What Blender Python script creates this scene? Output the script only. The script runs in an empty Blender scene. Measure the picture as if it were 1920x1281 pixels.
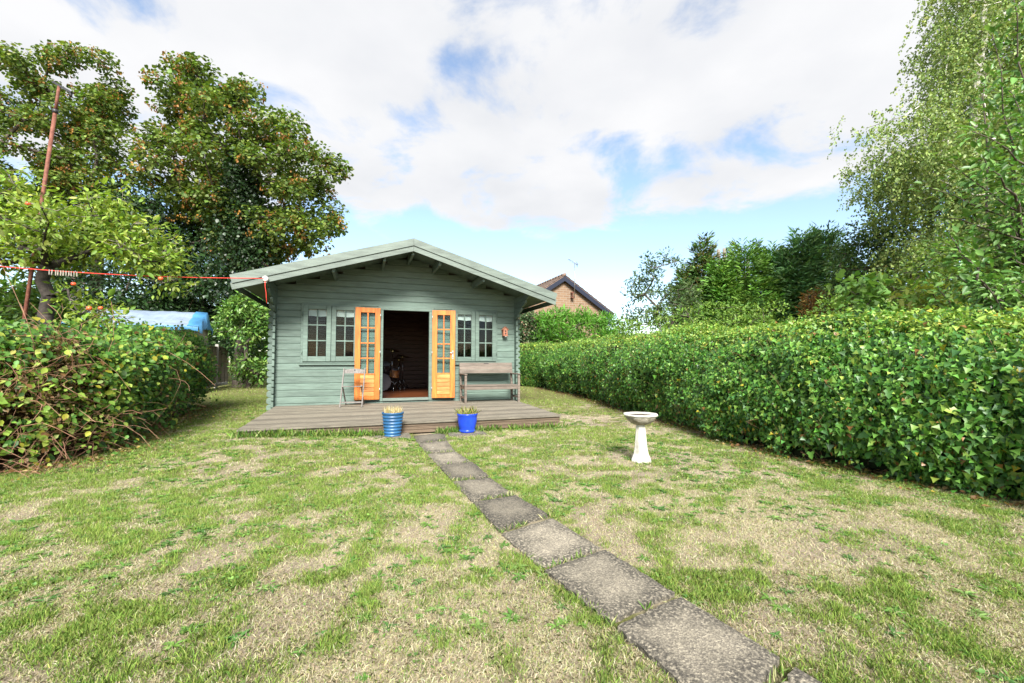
import bpy, math, random
import numpy as np

# ------------------------------------------------------------------ camera, sky, sun, exposure
SC = bpy.context.scene
COL = SC.collection
CAM_H, PITCH, FPX = 1.15, math.radians(2.65), 800.0
cam_d = bpy.data.cameras.new('camera')
cam_d.lens, cam_d.sensor_width, cam_d.clip_start, cam_d.clip_end = 15.0, 36.0, 0.05, 2000
cam = bpy.data.objects.new('camera', cam_d)
cam.location = (0, 0, CAM_H)
cam.rotation_euler = (math.radians(90) + PITCH, 0, 0)
COL.objects.link(cam)
SC.camera = cam

SUN_EL, SUN_AZ = math.radians(38), math.radians(172)      # azimuth clockwise from +Y: behind the camera, a little right
sun_d = bpy.data.lights.new('sun', 'SUN')
sun_d.energy, sun_d.angle, sun_d.color = 2.6, math.radians(20), (1.0, 0.965, 0.90)
sun = bpy.data.objects.new('sun', sun_d)
sun.rotation_euler = (math.radians(90) - SUN_EL, 0, math.radians(180) - SUN_AZ + math.radians(0))
COL.objects.link(sun)

world = bpy.data.worlds.new('World')
SC.world = world
world.use_nodes = True
wt = world.node_tree
wt.nodes.clear()


def wn(kind, **kw):
    n = wt.nodes.new(kind)
    for k, v in kw.items():
        setattr(n, k, v)
    return n


w_out = wn('ShaderNodeOutputWorld')
w_bg = wn('ShaderNodeBackground')
w_sky = wn('ShaderNodeTexSky', sky_type='NISHITA', sun_disc=False, sun_elevation=SUN_EL, sun_rotation=SUN_AZ,
           altitude=50, air_density=1.0, dust_density=0.6, ozone_density=2.0)
w_tc = wn('ShaderNodeTexCoord')
w_sep = wn('ShaderNodeSeparateXYZ')
wt.links.new(w_tc.outputs['Generated'], w_sep.inputs[0])


def wmath(op, a, b=None, c=None, clamp=False):
    n = wn('ShaderNodeMath', operation=op, use_clamp=clamp)
    for i, s in enumerate((a, b, c)):
        if s is None:
            continue
        if isinstance(s, (int, float)):
            n.inputs[i].default_value = s
        else:
            wt.links.new(s, n.inputs[i])
    return n.outputs[0]


zc = wmath('MAXIMUM', w_sep.outputs['Z'], 0.0)
zp = wmath('ADD', zc, 0.16)
cx = wmath('DIVIDE', w_sep.outputs['X'], zp)
cy = wmath('DIVIDE', w_sep.outputs['Y'], zp)
w_cmb = wn('ShaderNodeCombineXYZ')
wt.links.new(cx, w_cmb.inputs[0])
wt.links.new(cy, w_cmb.inputs[1])
w_map = wn('ShaderNodeMapping')
w_map.inputs['Location'].default_value = (5.3, 2.2, 0.4)
w_map.inputs['Scale'].default_value = (1.0, 1.0, 1.0)
wt.links.new(w_cmb.outputs[0], w_map.inputs[0])
n1 = wn('ShaderNodeTexNoise')
n1.inputs['Scale'].default_value, n1.inputs['Detail'].default_value, n1.inputs['Roughness'].default_value = 2.3, 10, 0.58
n1.inputs['Distortion'].default_value = 0.3
wt.links.new(w_map.outputs[0], n1.inputs['Vector'])
n2 = wn('ShaderNodeTexNoise')
n2.inputs['Scale'].default_value, n2.inputs['Detail'].default_value = 2.0, 8
wt.links.new(w_map.outputs[0], n2.inputs['Vector'])
# a cloud deck overhead that breaks up towards the horizon
cov_r = wn('ShaderNodeMapRange', interpolation_type='SMOOTHSTEP')
cov_r.inputs['From Min'].default_value, cov_r.inputs['From Max'].default_value = 0.24, 0.37
cov_r.inputs['To Min'].default_value, cov_r.inputs['To Max'].default_value = -0.22, 0.10
wt.links.new(zc, cov_r.inputs['Value'])
dens = wmath('ADD', n1.outputs[0], cov_r.outputs[0])
c_r = wn('ShaderNodeMapRange', interpolation_type='SMOOTHSTEP')
c_r.inputs['From Min'].default_value, c_r.inputs['From Max'].default_value = 0.41, 0.58
c_r.inputs['To Min'].default_value = 0.08
wt.links.new(dens, c_r.inputs['Value'])
cl_ramp = wn('ShaderNodeValToRGB')
cl_ramp.color_ramp.elements[0].position, cl_ramp.color_ramp.elements[1].position = 0.30, 0.62
cl_ramp.color_ramp.elements[0].color = (2.58, 2.64, 2.76, 1)
cl_ramp.color_ramp.elements[1].color = (3.06, 3.07, 3.12, 1)
wt.links.new(n2.outputs[0], cl_ramp.inputs[0])
sky_gain = wn('ShaderNodeMix', data_type='RGBA', blend_type='MULTIPLY')
sky_gain.inputs[0].default_value = 1.0
wt.links.new(w_sky.outputs[0], sky_gain.inputs[6])
sky_gain.inputs[7].default_value = (1.0, 0.97, 0.92, 1)
w_mix = wn('ShaderNodeMix', data_type='RGBA')
wt.links.new(c_r.outputs[0], w_mix.inputs[0])
wt.links.new(sky_gain.outputs[2], w_mix.inputs[6])
wt.links.new(cl_ramp.outputs[0], w_mix.inputs[7])
wt.links.new(w_mix.outputs[2], w_bg.inputs['Color'])
w_bg.inputs['Strength'].default_value = 0.07
wt.links.new(w_bg.outputs[0], w_out.inputs[0])

vs = SC.view_settings
vs.view_transform, vs.look, vs.exposure, vs.gamma, vs.use_curve_mapping = 'Standard', 'None', 2.2, 1.0, False
SC.cycles.use_denoising = True
SC.cycles.sample_clamp_indirect = 4.0
SC.cycles.max_bounces, SC.cycles.diffuse_bounces, SC.cycles.glossy_bounces = 7, 4, 3
SC.cycles.transmission_bounces, SC.cycles.transparent_max_bounces = 4, 8
SC.cycles.caustics_reflective = SC.cycles.caustics_refractive = False

RNG = np.random.default_rng(11)
random.seed(5)


# ------------------------------------------------------------------ photo geometry helpers
def ray(px, py):
    x, y = (px - 960) / FPX, (640.5 - py) / FPX
    c, s = math.cos(PITCH), math.sin(PITCH)
    return np.array([x, c - y * s, s + y * c])


def gpt(px, py, z=0.0):
    r = ray(px, py)
    t = (z - CAM_H) / r[2]
    return np.array([0, 0, CAM_H]) + r * t


def wpt(px, py, Y):
    r = ray(px, py)
    return np.array([0, 0, CAM_H]) + r * (Y / r[1])


# ------------------------------------------------------------------ noise
def _hash(ix, iy, seed):
    h = (ix.astype(np.int64) * 374761393 + iy.astype(np.int64) * 668265263 + seed * 974711) & 0x7fffffff
    h = ((h ^ (h >> 13)) * 1274126177) & 0x7fffffff
    return ((h ^ (h >> 16)) & 0xffff) / 65535.0


def vnoise(x, y, seed=0):
    ix, iy = np.floor(x), np.floor(y)
    fx, fy = x - ix, y - iy
    fx, fy = fx * fx * (3 - 2 * fx), fy * fy * (3 - 2 * fy)
    a, b = _hash(ix, iy, seed), _hash(ix + 1, iy, seed)
    c, d = _hash(ix, iy + 1, seed), _hash(ix + 1, iy + 1, seed)
    return (a * (1 - fx) + b * fx) * (1 - fy) + (c * (1 - fx) + d * fx) * fy


def fbm(x, y, seed=0, octs=4):
    s, a, t = 0.0, 0.5, 0.0
    for o in range(octs):
        s = s + a * vnoise(x * 2 ** o + 17.3 * o, y * 2 ** o + 9.1 * o, seed + o)
        t += a
        a *= 0.5
    return s / t


def sstep(a, b, x):
    t = np.clip((x - a) / (b - a), 0, 1)
    return t * t * (3 - 2 * t)


def unit(v):
    return v / np.maximum(np.linalg.norm(v, axis=-1, keepdims=True), 1e-9)


# ------------------------------------------------------------------ materials
def new_mat(name):
    m = bpy.data.materials.new(name)
    m.use_nodes = True
    nt = m.node_tree
    b = nt.nodes['Principled BSDF']
    return m, nt, b


def add(nt, kind, **kw):
    n = nt.nodes.new(kind)
    for k, v in kw.items():
        setattr(n, k, v)
    return n


def plain(name, col, rough=0.6, metal=0.0, var=0.15, scale=8.0, bump=0.0, bscale=60.0, stretch=None, spec=0.4,
          col2=None, contrast=(0.35, 0.65)):
    """A surface whose colour wanders between two tones, with fine relief."""
    m, nt, b = new_mat(name)
    tc = add(nt, 'ShaderNodeTexCoord')
    mp = add(nt, 'ShaderNodeMapping')
    if stretch:
        mp.inputs['Scale'].default_value = stretch
    nt.links.new(tc.outputs['Object'], mp.inputs[0])
    info = add(nt, 'ShaderNodeObjectInfo')
    addv = add(nt, 'ShaderNodeVectorMath', operation='ADD')
    scl = add(nt, 'ShaderNodeVectorMath', operation='SCALE')
    scl.inputs['Scale'].default_value = 13.7
    cmb = add(nt, 'ShaderNodeCombineXYZ')
    for i in range(3):
        nt.links.new(info.outputs['Random'], cmb.inputs[i])
    nt.links.new(cmb.outputs[0], scl.inputs[0])
    nt.links.new(mp.outputs[0], addv.inputs[0])
    nt.links.new(scl.outputs[0], addv.inputs[1])
    n = add(nt, 'ShaderNodeTexNoise')
    n.inputs['Scale'].default_value, n.inputs['Detail'].default_value, n.inputs['Roughness'].default_value = scale, 6, 0.65
    nt.links.new(addv.outputs[0], n.inputs['Vector'])
    r = add(nt, 'ShaderNodeValToRGB')
    r.color_ramp.elements[0].position, r.color_ramp.elements[1].position = contrast
    c = np.array(col)
    c2 = np.array(col2) if col2 is not None else c * (1 + var)
    c1 = c if col2 is not None else c * (1 - var)
    r.color_ramp.elements[0].color = (*c1, 1)
    r.color_ramp.elements[1].color = (*c2, 1)
    nt.links.new(n.outputs[0], r.inputs[0])
    # a little difference from piece to piece
    hsv = add(nt, 'ShaderNodeHueSaturation')
    mr = add(nt, 'ShaderNodeMapRange')
    mr.inputs['To Min'].default_value, mr.inputs['To Max'].default_value = 1 - var * 0.5, 1 + var * 0.5
    nt.links.new(info.outputs['Random'], mr.inputs['Value'])
    nt.links.new(mr.outputs[0], hsv.inputs['Value'])
    nt.links.new(r.outputs[0], hsv.inputs['Color'])
    nt.links.new(hsv.outputs[0], b.inputs['Base Color'])
    b.inputs['Roughness'].default_value = rough
    b.inputs['Metallic'].default_value = metal
    b.inputs['Specular IOR Level'].default_value = spec
    if bump:
        n2 = add(nt, 'ShaderNodeTexNoise')
        n2.inputs['Scale'].default_value, n2.inputs['Detail'].default_value = bscale, 4
        nt.links.new(addv.outputs[0], n2.inputs['Vector'])
        bp = add(nt, 'ShaderNodeBump')
        bp.inputs['Strength'].default_value, bp.inputs['Distance'].default_value = bump, 0.01
        nt.links.new(n2.outputs[0], bp.inputs['Height'])
        nt.links.new(bp.outputs[0], b.inputs['Normal'])
    return m


def leafy(name, transl=0.3, rough=0.45, spec=0.35, tint=(0.86, 1.06, 1.0)):
    """Foliage: colour per leaf from the mesh, some light through the blade."""
    m, nt, b = new_mat(name)
    at = add(nt, 'ShaderNodeAttribute', attribute_name='col')
    tn = add(nt, 'ShaderNodeMix', data_type='RGBA', blend_type='MULTIPLY')
    tn.inputs[0].default_value = 1
    tn.inputs[7].default_value = (*tint, 1)
    nt.links.new(at.outputs['Color'], tn.inputs[6])
    nt.links.new(tn.outputs[2], b.inputs['Base Color'])
    b.inputs['Roughness'].default_value = rough
    b.inputs['Specular IOR Level'].default_value = spec
    tr = add(nt, 'ShaderNodeBsdfTranslucent')
    mul = add(nt, 'ShaderNodeMix', data_type='RGBA', blend_type='MULTIPLY')
    mul.inputs[0].default_value = 1
    mul.inputs[7].default_value = (1.15, 1.5, 0.6, 1)
    nt.links.new(at.outputs['Color'], mul.inputs[6])
    nt.links.new(mul.outputs[2], tr.inputs['Color'])
    mx = add(nt, 'ShaderNodeMixShader')
    mx.inputs[0].default_value = transl
    nt.links.new(b.outputs[0], mx.inputs[1])
    nt.links.new(tr.outputs[0], mx.inputs[2])
    nt.links.new(mx.outputs[0], nt.nodes['Material Output'].inputs[0])
    return m


def glassy(name):
    m, nt, b = new_mat(name)
    tr = add(nt, 'ShaderNodeBsdfTransparent')
    tr.inputs[0].default_value = (0.86, 0.92, 0.92, 1)
    gl = add(nt, 'ShaderNodeBsdfGlossy')
    gl.inputs['Roughness'].default_value = 0.03
    fr = add(nt, 'ShaderNodeFresnel')
    fr.inputs[0].default_value = 1.26
    mx = add(nt, 'ShaderNodeMixShader')
    nt.links.new(fr.outputs[0], mx.inputs[0])
    nt.links.new(tr.outputs[0], mx.inputs[1])
    nt.links.new(gl.outputs[0], mx.inputs[2])
    nt.links.new(mx.outputs[0], nt.nodes['Material Output'].inputs[0])
    return m


def deck_mat():
    m = plain('weathered_deck', (0.085, 0.074, 0.058), 0.8, var=0.6, scale=3.0, bump=0.6, bscale=40,
              stretch=(1.2, 22, 8), col2=(0.27, 0.240, 0.185), contrast=(0.30, 0.72))
    return m


def slab_mat():
    m, nt, b = new_mat('exposed_aggregate_concrete')
    tc = add(nt, 'ShaderNodeTexCoord')
    info = add(nt, 'ShaderNodeObjectInfo')
    cmb = add(nt, 'ShaderNodeCombineXYZ')
    for i in range(2):
        nt.links.new(info.outputs['Random'], cmb.inputs[i])
    sc = add(nt, 'ShaderNodeVectorMath', operation='MULTIPLY_ADD')
    sc.inputs[1].default_value = (9, 9, 9)
    nt.links.new(cmb.outputs[0], sc.inputs[0])
    nt.links.new(tc.outputs['Object'], sc.inputs[2])
    speck = add(nt, 'ShaderNodeTexVoronoi')
    speck.inputs['Scale'].default_value = 150
    nt.links.new(sc.outputs[0], speck.inputs['Vector'])
    rs = add(nt, 'ShaderNodeValToRGB')
    e = rs.color_ramp.elements
    e[0].position, e[0].color = 0.0, (0.145, 0.128, 0.103, 1)
    e[1].position, e[1].color = 1.0, (0.37, 0.328, 0.25, 1)
    k = e.new(0.55)
    k.color = (0.24, 0.211, 0.160, 1)
    sepc = add(nt, 'ShaderNodeSeparateColor')
    nt.links.new(speck.outputs['Color'], sepc.inputs[0])
    nt.links.new(sepc.outputs[0], rs.inputs[0])
    # dark lichen and algae: blotches, thicker towards each slab's rim (attribute 'rim')
    at = add(nt, 'ShaderNodeAttribute', attribute_name='rim')
    n = add(nt, 'ShaderNodeTexNoise')
    n.inputs['Scale'].default_value, n.inputs['Detail'].default_value, n.inputs['Roughness'].default_value = 5.5, 8, 0.75
    nt.links.new(sc.outputs[0], n.inputs['Vector'])
    ma = add(nt, 'ShaderNodeMath', operation='MULTIPLY_ADD')
    ma.inputs[1].default_value = 0.34
    nt.links.new(at.outputs['Fac'], ma.inputs[0])
    nt.links.new(n.outputs[0], ma.inputs[2])
    rr = add(nt, 'ShaderNodeMapRange')
    rr.inputs['From Min'].default_value, rr.inputs['From Max'].default_value = 0.44, 0.74
    rr.inputs['To Max'].default_value = 0.88
    nt.links.new(ma.outputs[0], rr.inputs['Value'])
    n3 = add(nt, 'ShaderNodeTexNoise')
    n3.inputs['Scale'].default_value, n3.inputs['Detail'].default_value = 70, 3
    nt.links.new(sc.outputs[0], n3.inputs['Vector'])
    r3 = add(nt, 'ShaderNodeMapRange')
    r3.inputs['From Min'].default_value, r3.inputs['From Max'].default_value = 0.36, 0.56
    nt.links.new(n3.outputs[0], r3.inputs['Value'])
    mm = add(nt, 'ShaderNodeMath', operation='MULTIPLY')
    nt.links.new(rr.outputs[0], mm.inputs[0])
    nt.links.new(r3.outputs[0], mm.inputs[1])
    mx = add(nt, 'ShaderNodeMix', data_type='RGBA')
    nt.links.new(mm.outputs[0], mx.inputs[0])
    nt.links.new(rs.outputs[0], mx.inputs[6])
    mx.inputs[7].default_value = (0.040, 0.036, 0.029, 1)
    hs = add(nt, 'ShaderNodeHueSaturation')
    vr = add(nt, 'ShaderNodeMapRange')
    vr.inputs['To Min'].default_value, vr.inputs['To Max'].default_value = 0.64, 1.05
    nt.links.new(info.outputs['Random'], vr.inputs['Value'])
    nt.links.new(vr.outputs[0], hs.inputs['Value'])
    nt.links.new(mx.outputs[2], hs.inputs['Color'])
    # pale lichen dots
    vo = add(nt, 'ShaderNodeTexVoronoi')
    vo.inputs['Scale'].default_value = 7
    nt.links.new(sc.outputs[0], vo.inputs['Vector'])
    lr = add(nt, 'ShaderNodeMapRange')
    lr.inputs['From Min'].default_value, lr.inputs['From Max'].default_value = 0.13, 0.09
    nt.links.new(vo.outputs['Distance'], lr.inputs['Value'])
    l2 = add(nt, 'ShaderNodeMath', operation='MULTIPLY')
    nt.links.new(lr.outputs[0], l2.inputs[0])
    nt.links.new(r3.outputs[0], l2.inputs[1])
    sp2 = add(nt, 'ShaderNodeSeparateColor')
    nt.links.new(vo.outputs['Color'], sp2.inputs[0])
    gt = add(nt, 'ShaderNodeMath', operation='GREATER_THAN')
    gt.inputs[1].default_value = 0.8
    nt.links.new(sp2.outputs[0], gt.inputs[0])
    l3 = add(nt, 'ShaderNodeMath', operation='MULTIPLY')
    nt.links.new(l2.outputs[0], l3.inputs[0])
    nt.links.new(gt.outputs[0], l3.inputs[1])
    m2 = add(nt, 'ShaderNodeMix', data_type='RGBA')
    nt.links.new(l3.outputs[0], m2.inputs[0])
    nt.links.new(hs.outputs[0], m2.inputs[6])
    m2.inputs[7].default_value = (0.42, 0.41, 0.36, 1)
    nt.links.new(m2.outputs[2], b.inputs['Base Color'])
    b.inputs['Roughness'].default_value = 0.9
    bp = add(nt, 'ShaderNodeBump')
    bp.inputs['Strength'].default_value, bp.inputs['Distance'].default_value = 0.7, 0.004
    nt.links.new(speck.outputs['Distance'], bp.inputs['Height'])
    nt.links.new(bp.outputs[0], b.inputs['Normal'])
    return m


def brick_mat():
    m, nt, b = new_mat('buff_brick')
    tc = add(nt, 'ShaderNodeTexCoord')
    br = add(nt, 'ShaderNodeTexBrick')
    br.inputs['Color1'].default_value = (0.215, 0.135, 0.078, 1)
    br.inputs['Color2'].default_value = (0.165, 0.10, 0.06, 1)
    br.inputs['Mortar'].default_value = (0.24, 0.20, 0.155, 1)
    br.inputs['Scale'].default_value = 1.0
    br.inputs['Brick Width'].default_value, br.inputs['Row Height'].default_value = 0.45, 0.15
    br.inputs['Mortar Size'].default_value = 0.014
    mp = add(nt, 'ShaderNodeMapping')
    mp.inputs['Rotation'].default_value = (math.radians(90), 0, 0)
    nt.links.new(tc.outputs['Object'], mp.inputs[0])
    nt.links.new(mp.outputs[0], br.inputs['Vector'])
    nt.links.new(br.outputs[0], b.inputs['Base Color'])
    b.inputs['Roughness'].default_value = 0.9
    bp = add(nt, 'ShaderNodeBump', invert=True)
    bp.inputs['Strength'].default_value = 0.5
    nt.links.new(br.outputs['Fac'], bp.inputs['Height'])
    nt.links.new(bp.outputs[0], b.inputs['Normal'])
    return m


M = dict(
    green=plain('sage_green_paint', (0.104, 0.148, 0.123), 0.55, var=0.22, scale=2.6, bump=0.25, bscale=30, stretch=(1, 1, 9)),
    fascia=plain('pale_sage_paint', (0.122, 0.152, 0.130), 0.55, var=0.24, scale=2.0, bump=0.3, bscale=26, stretch=(1, 1, 7)),
    orange=plain('orange_stained_pine', (0.47, 0.142, 0.025), 0.45, var=0.30, scale=2.2, bump=0.15, bscale=30, stretch=(9, 9, 1)),
    orange_h=plain('pale_orange_pine_boards', (0.37, 0.122, 0.026), 0.55, var=0.25, scale=2.5, bump=0.15, bscale=30,
                   stretch=(1, 1, 9), col2=(0.60, 0.27, 0.085)),
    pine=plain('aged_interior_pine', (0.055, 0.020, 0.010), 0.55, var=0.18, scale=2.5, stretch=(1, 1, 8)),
    pine_floor=plain('varnished_pine_floor', (0.13, 0.042, 0.016), 0.3, var=0.18, scale=2.5, stretch=(8, 1, 1)),
    felt=plain('green_mineral_felt', (0.10, 0.13, 0.11), 0.95, var=0.2, scale=12),
    deck=deck_mat(),
    deck_edge=plain('stained_deck_edge', (0.075, 0.052, 0.034), 0.85, var=0.3, scale=3, bump=0.5, bscale=40, stretch=(1, 8, 20), col2=(0.17, 0.125, 0.085)),
    teak=plain('silvered_hardwood', (0.105, 0.083, 0.066), 0.75, var=0.2, scale=3, bump=0.4, bscale=40, stretch=(1, 8, 8),
               col2=(0.19, 0.154, 0.125)),
    greywood=plain('bleached_grey_wood', (0.115, 0.105, 0.096), 0.75, var=0.15, scale=4, bump=0.4, bscale=40, stretch=(6, 6, 1),
                   col2=(0.20, 0.182, 0.168)),
    glass=glassy('window_glass'),
    blind=plain('white_blind_cloth', (0.62, 0.60, 0.55), 0.8, var=0.08, scale=10),
    steel=plain('satin_steel', (0.42, 0.42, 0.42), 0.35, metal=0.9, var=0.08),
    iron=plain('dark_iron', (0.05, 0.05, 0.055), 0.5, metal=0.6, var=0.2),
    rust=plain('rusty_painted_steel', (0.10, 0.032, 0.02), 0.75, var=0.3, scale=14, col2=(0.22, 0.085, 0.055), bump=0.4),
    slab=slab_mat(),
    pot_teal=plain('teal_blue_glaze', (0.020, 0.095, 0.22), 0.45, var=0.25, scale=6, spec=0.5),
    pot_blue=plain('cobalt_blue_glaze', (0.012, 0.050, 0.46), 0.26, var=0.22, scale=5, spec=0.5),
    soil=plain('dry_potting_soil', (0.10, 0.07, 0.045), 0.95, var=0.3, scale=40, bump=0.8),
    stone=plain('white_cast_stone', (0.27, 0.25, 0.20), 0.85, var=0.06, scale=7, bump=0.5, bscale=70, col2=(0.50, 0.485, 0.43), contrast=(0.30, 0.5)),
    stone_dirty_shaded=plain('dirty_shaded_cast_stone', (0.19, 0.17, 0.12), 0.9, var=0.12, scale=12, bump=0.5, bscale=60,
                      col2=(0.40, 0.37, 0.31), contrast=(0.4, 0.62)),  # grey tan dirt, with the shade under the bowl's overhang mixed into the tone
    silt=plain('rusty_brown_silt', (0.20, 0.085, 0.045), 0.45, var=0.3, scale=18, col2=(0.36, 0.19, 0.11)),
    bird=plain('faded_red_wood', (0.30, 0.125, 0.075), 0.75, var=0.2, scale=14),
    cord=plain('red_plastic_cord', (0.62, 0.045, 0.03), 0.5, var=0.08),
    white_plastic=plain('weathered_white_plastic', (0.62, 0.60, 0.57), 0.5, var=0.1, scale=20),
    peg=plain('weathered_peg_wood', (0.13, 0.115, 0.10), 0.8, var=0.4, scale=30, col2=(0.34, 0.30, 0.25)),
    tarp=plain('blue_tarpaulin', (0.05, 0.18, 0.34), 0.5, var=0.2, scale=3, bump=0.8, bscale=5),
    tarp_pale=plain('sun_bleached_tarpaulin', (0.18, 0.23, 0.30), 0.6, var=0.2, scale=3, bump=0.6, bscale=5),
    shedwood=plain('grey_shed_boards', (0.24, 0.205, 0.165), 0.85, var=0.2, scale=3, stretch=(1, 1, 9)),
    fencewood=plain('grey_fence_wood', (0.23, 0.185, 0.13), 0.85, var=0.25, scale=3, bump=0.5, stretch=(1, 1, 9)),
    concrete=plain('fence_post_concrete', (0.34, 0.32, 0.29), 0.9, var=0.1, scale=12),
    brick=brick_mat(),
    tile=plain('brown_concrete_tile', (0.15, 0.105, 0.085), 0.9, var=0.25, scale=4, col2=(0.24, 0.17, 0.135)),
    navy=plain('navy_painted_board', (0.010, 0.014, 0.030), 0.5, var=0.1),
    bark=plain('grey_brown_bark', (0.05, 0.038, 0.03), 0.95, var=0.3, scale=9, bump=0.9, bscale=25, col2=(0.115, 0.095, 0.075)),
    bark_dark=plain('dark_gnarled_bark', (0.016, 0.013, 0.011), 0.95, var=0.3, scale=9, bump=1.0, bscale=20, col2=(0.06, 0.05, 0.042)),
    bark_pale=plain('lichen_grey_bark', (0.16, 0.135, 0.11), 0.95, var=0.3, scale=9, bump=0.9, bscale=25, col2=(0.29, 0.26, 0.22)),
    birch_bark=plain('white_birch_bark', (0.30, 0.27, 0.24), 0.8, var=0.1, scale=7, col2=(0.66, 0.63, 0.58), contrast=(0.40, 0.5)),
    cane=plain('dead_bramble_cane', (0.21, 0.095, 0.055), 0.85, var=0.3, scale=8, col2=(0.36, 0.21, 0.13)),
    core=plain('hedge_inner_shade', (0.018, 0.024, 0.010), 0.95, var=0.4, scale=20, bump=1.0, bscale=18, spec=0.1),  # near black green: the shade deep in the hedge put into the colour
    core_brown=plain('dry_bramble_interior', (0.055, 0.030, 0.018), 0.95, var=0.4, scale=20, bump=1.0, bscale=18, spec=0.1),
    apple=plain('red_apple_skin', (0.62, 0.035, 0.02), 0.35, var=0.2, scale=20, col2=(0.62, 0.16, 0.04)),
    leaf=leafy('soft_leaf', 0.32, 0.5, 0.3),
    gloss=leafy('glossy_leaf', 0.22, 0.42, 0.4, (0.84, 1.04, 0.9)),
    needle=leafy('conifer_spray', 0.15, 0.6, 0.2),
    grass=leafy('grass_blade', 0.25, 0.7, 0.12, (0.97, 1.03, 1.0)),
    drum_white=plain('white_drum_head', (0.22, 0.22, 0.25), 0.4, var=0.05),
    drum_shell=plain('dark_drum_shell', (0.03, 0.03, 0.04), 0.3, var=0.2),
    drum_wood=plain('maple_drum_shell', (0.45, 0.20, 0.07), 0.3, var=0.15, scale=4),
    chrome=plain('chromed_tube', (0.30, 0.30, 0.32), 0.15, metal=1.0, var=0.05),
    brass=plain('cymbal_brass', (0.55, 0.42, 0.18), 0.25, metal=1.0, var=0.1),
)


# ------------------------------------------------------------------ object helpers
def tag(o, label=None, cat=None, group=None, kind=None):
    if label:
        o['label'] = label
    if cat:
        o['category'] = cat
    if group:
        o['group'] = group
    if kind:
        o['kind'] = kind
    return o


def empty(name, loc, rz=0.0):
    o = bpy.data.objects.new(name, None)
    o.empty_display_size = 0.2
    o.location = [float(c) for c in loc]
    o.rotation_euler = (0, 0, rz)
    COL.objects.link(o)
    return o


def link(name, me, mat, parent=None, loc=None, rot=None, scale=None):
    o = bpy.data.objects.new(name, me)
    if mat is not None and not me.materials:
        me.materials.append(mat)
    if parent is not None:
        o.parent = parent
    if loc is not None:
        o.location = [float(c) for c in loc]
    if rot is not None:
        o.rotation_euler = rot
    if scale is not None:
        o.scale = scale if hasattr(scale, '__len__') else (scale,) * 3
    COL.objects.link(o)
    return o


def np_mesh(name, V, sizes, loops, col=None, smooth=False, fattr=None):
    """Mesh from arrays: V (n,3), sizes (f,), loops (sum sizes,), colour per face."""
    me = bpy.data.meshes.new(name)
    V = np.asarray(V, np.float32)
    sizes, loops = np.asarray(sizes, np.int32), np.asarray(loops, np.int32)
    me.vertices.add(len(V))
    me.vertices.foreach_set('co', V.ravel())
    me.loops.add(len(loops))
    me.loops.foreach_set('vertex_index', loops)
    me.polygons.add(len(sizes))
    me.polygons.foreach_set('loop_start', np.concatenate([[0], np.cumsum(sizes)[:-1]]).astype(np.int32))
    if smooth:
        me.polygons.foreach_set('use_smooth', np.ones(len(sizes), bool))
    me.update(calc_edges=True)
    if col is not None:
        a = me.attributes.new('col', 'FLOAT_COLOR', 'FACE' if len(col) == len(sizes) else 'POINT')
        c4 = np.ones((len(col), 4), np.float32)
        c4[:, :3] = col
        a.data.foreach_set('color', c4.ravel())
    return me


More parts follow.
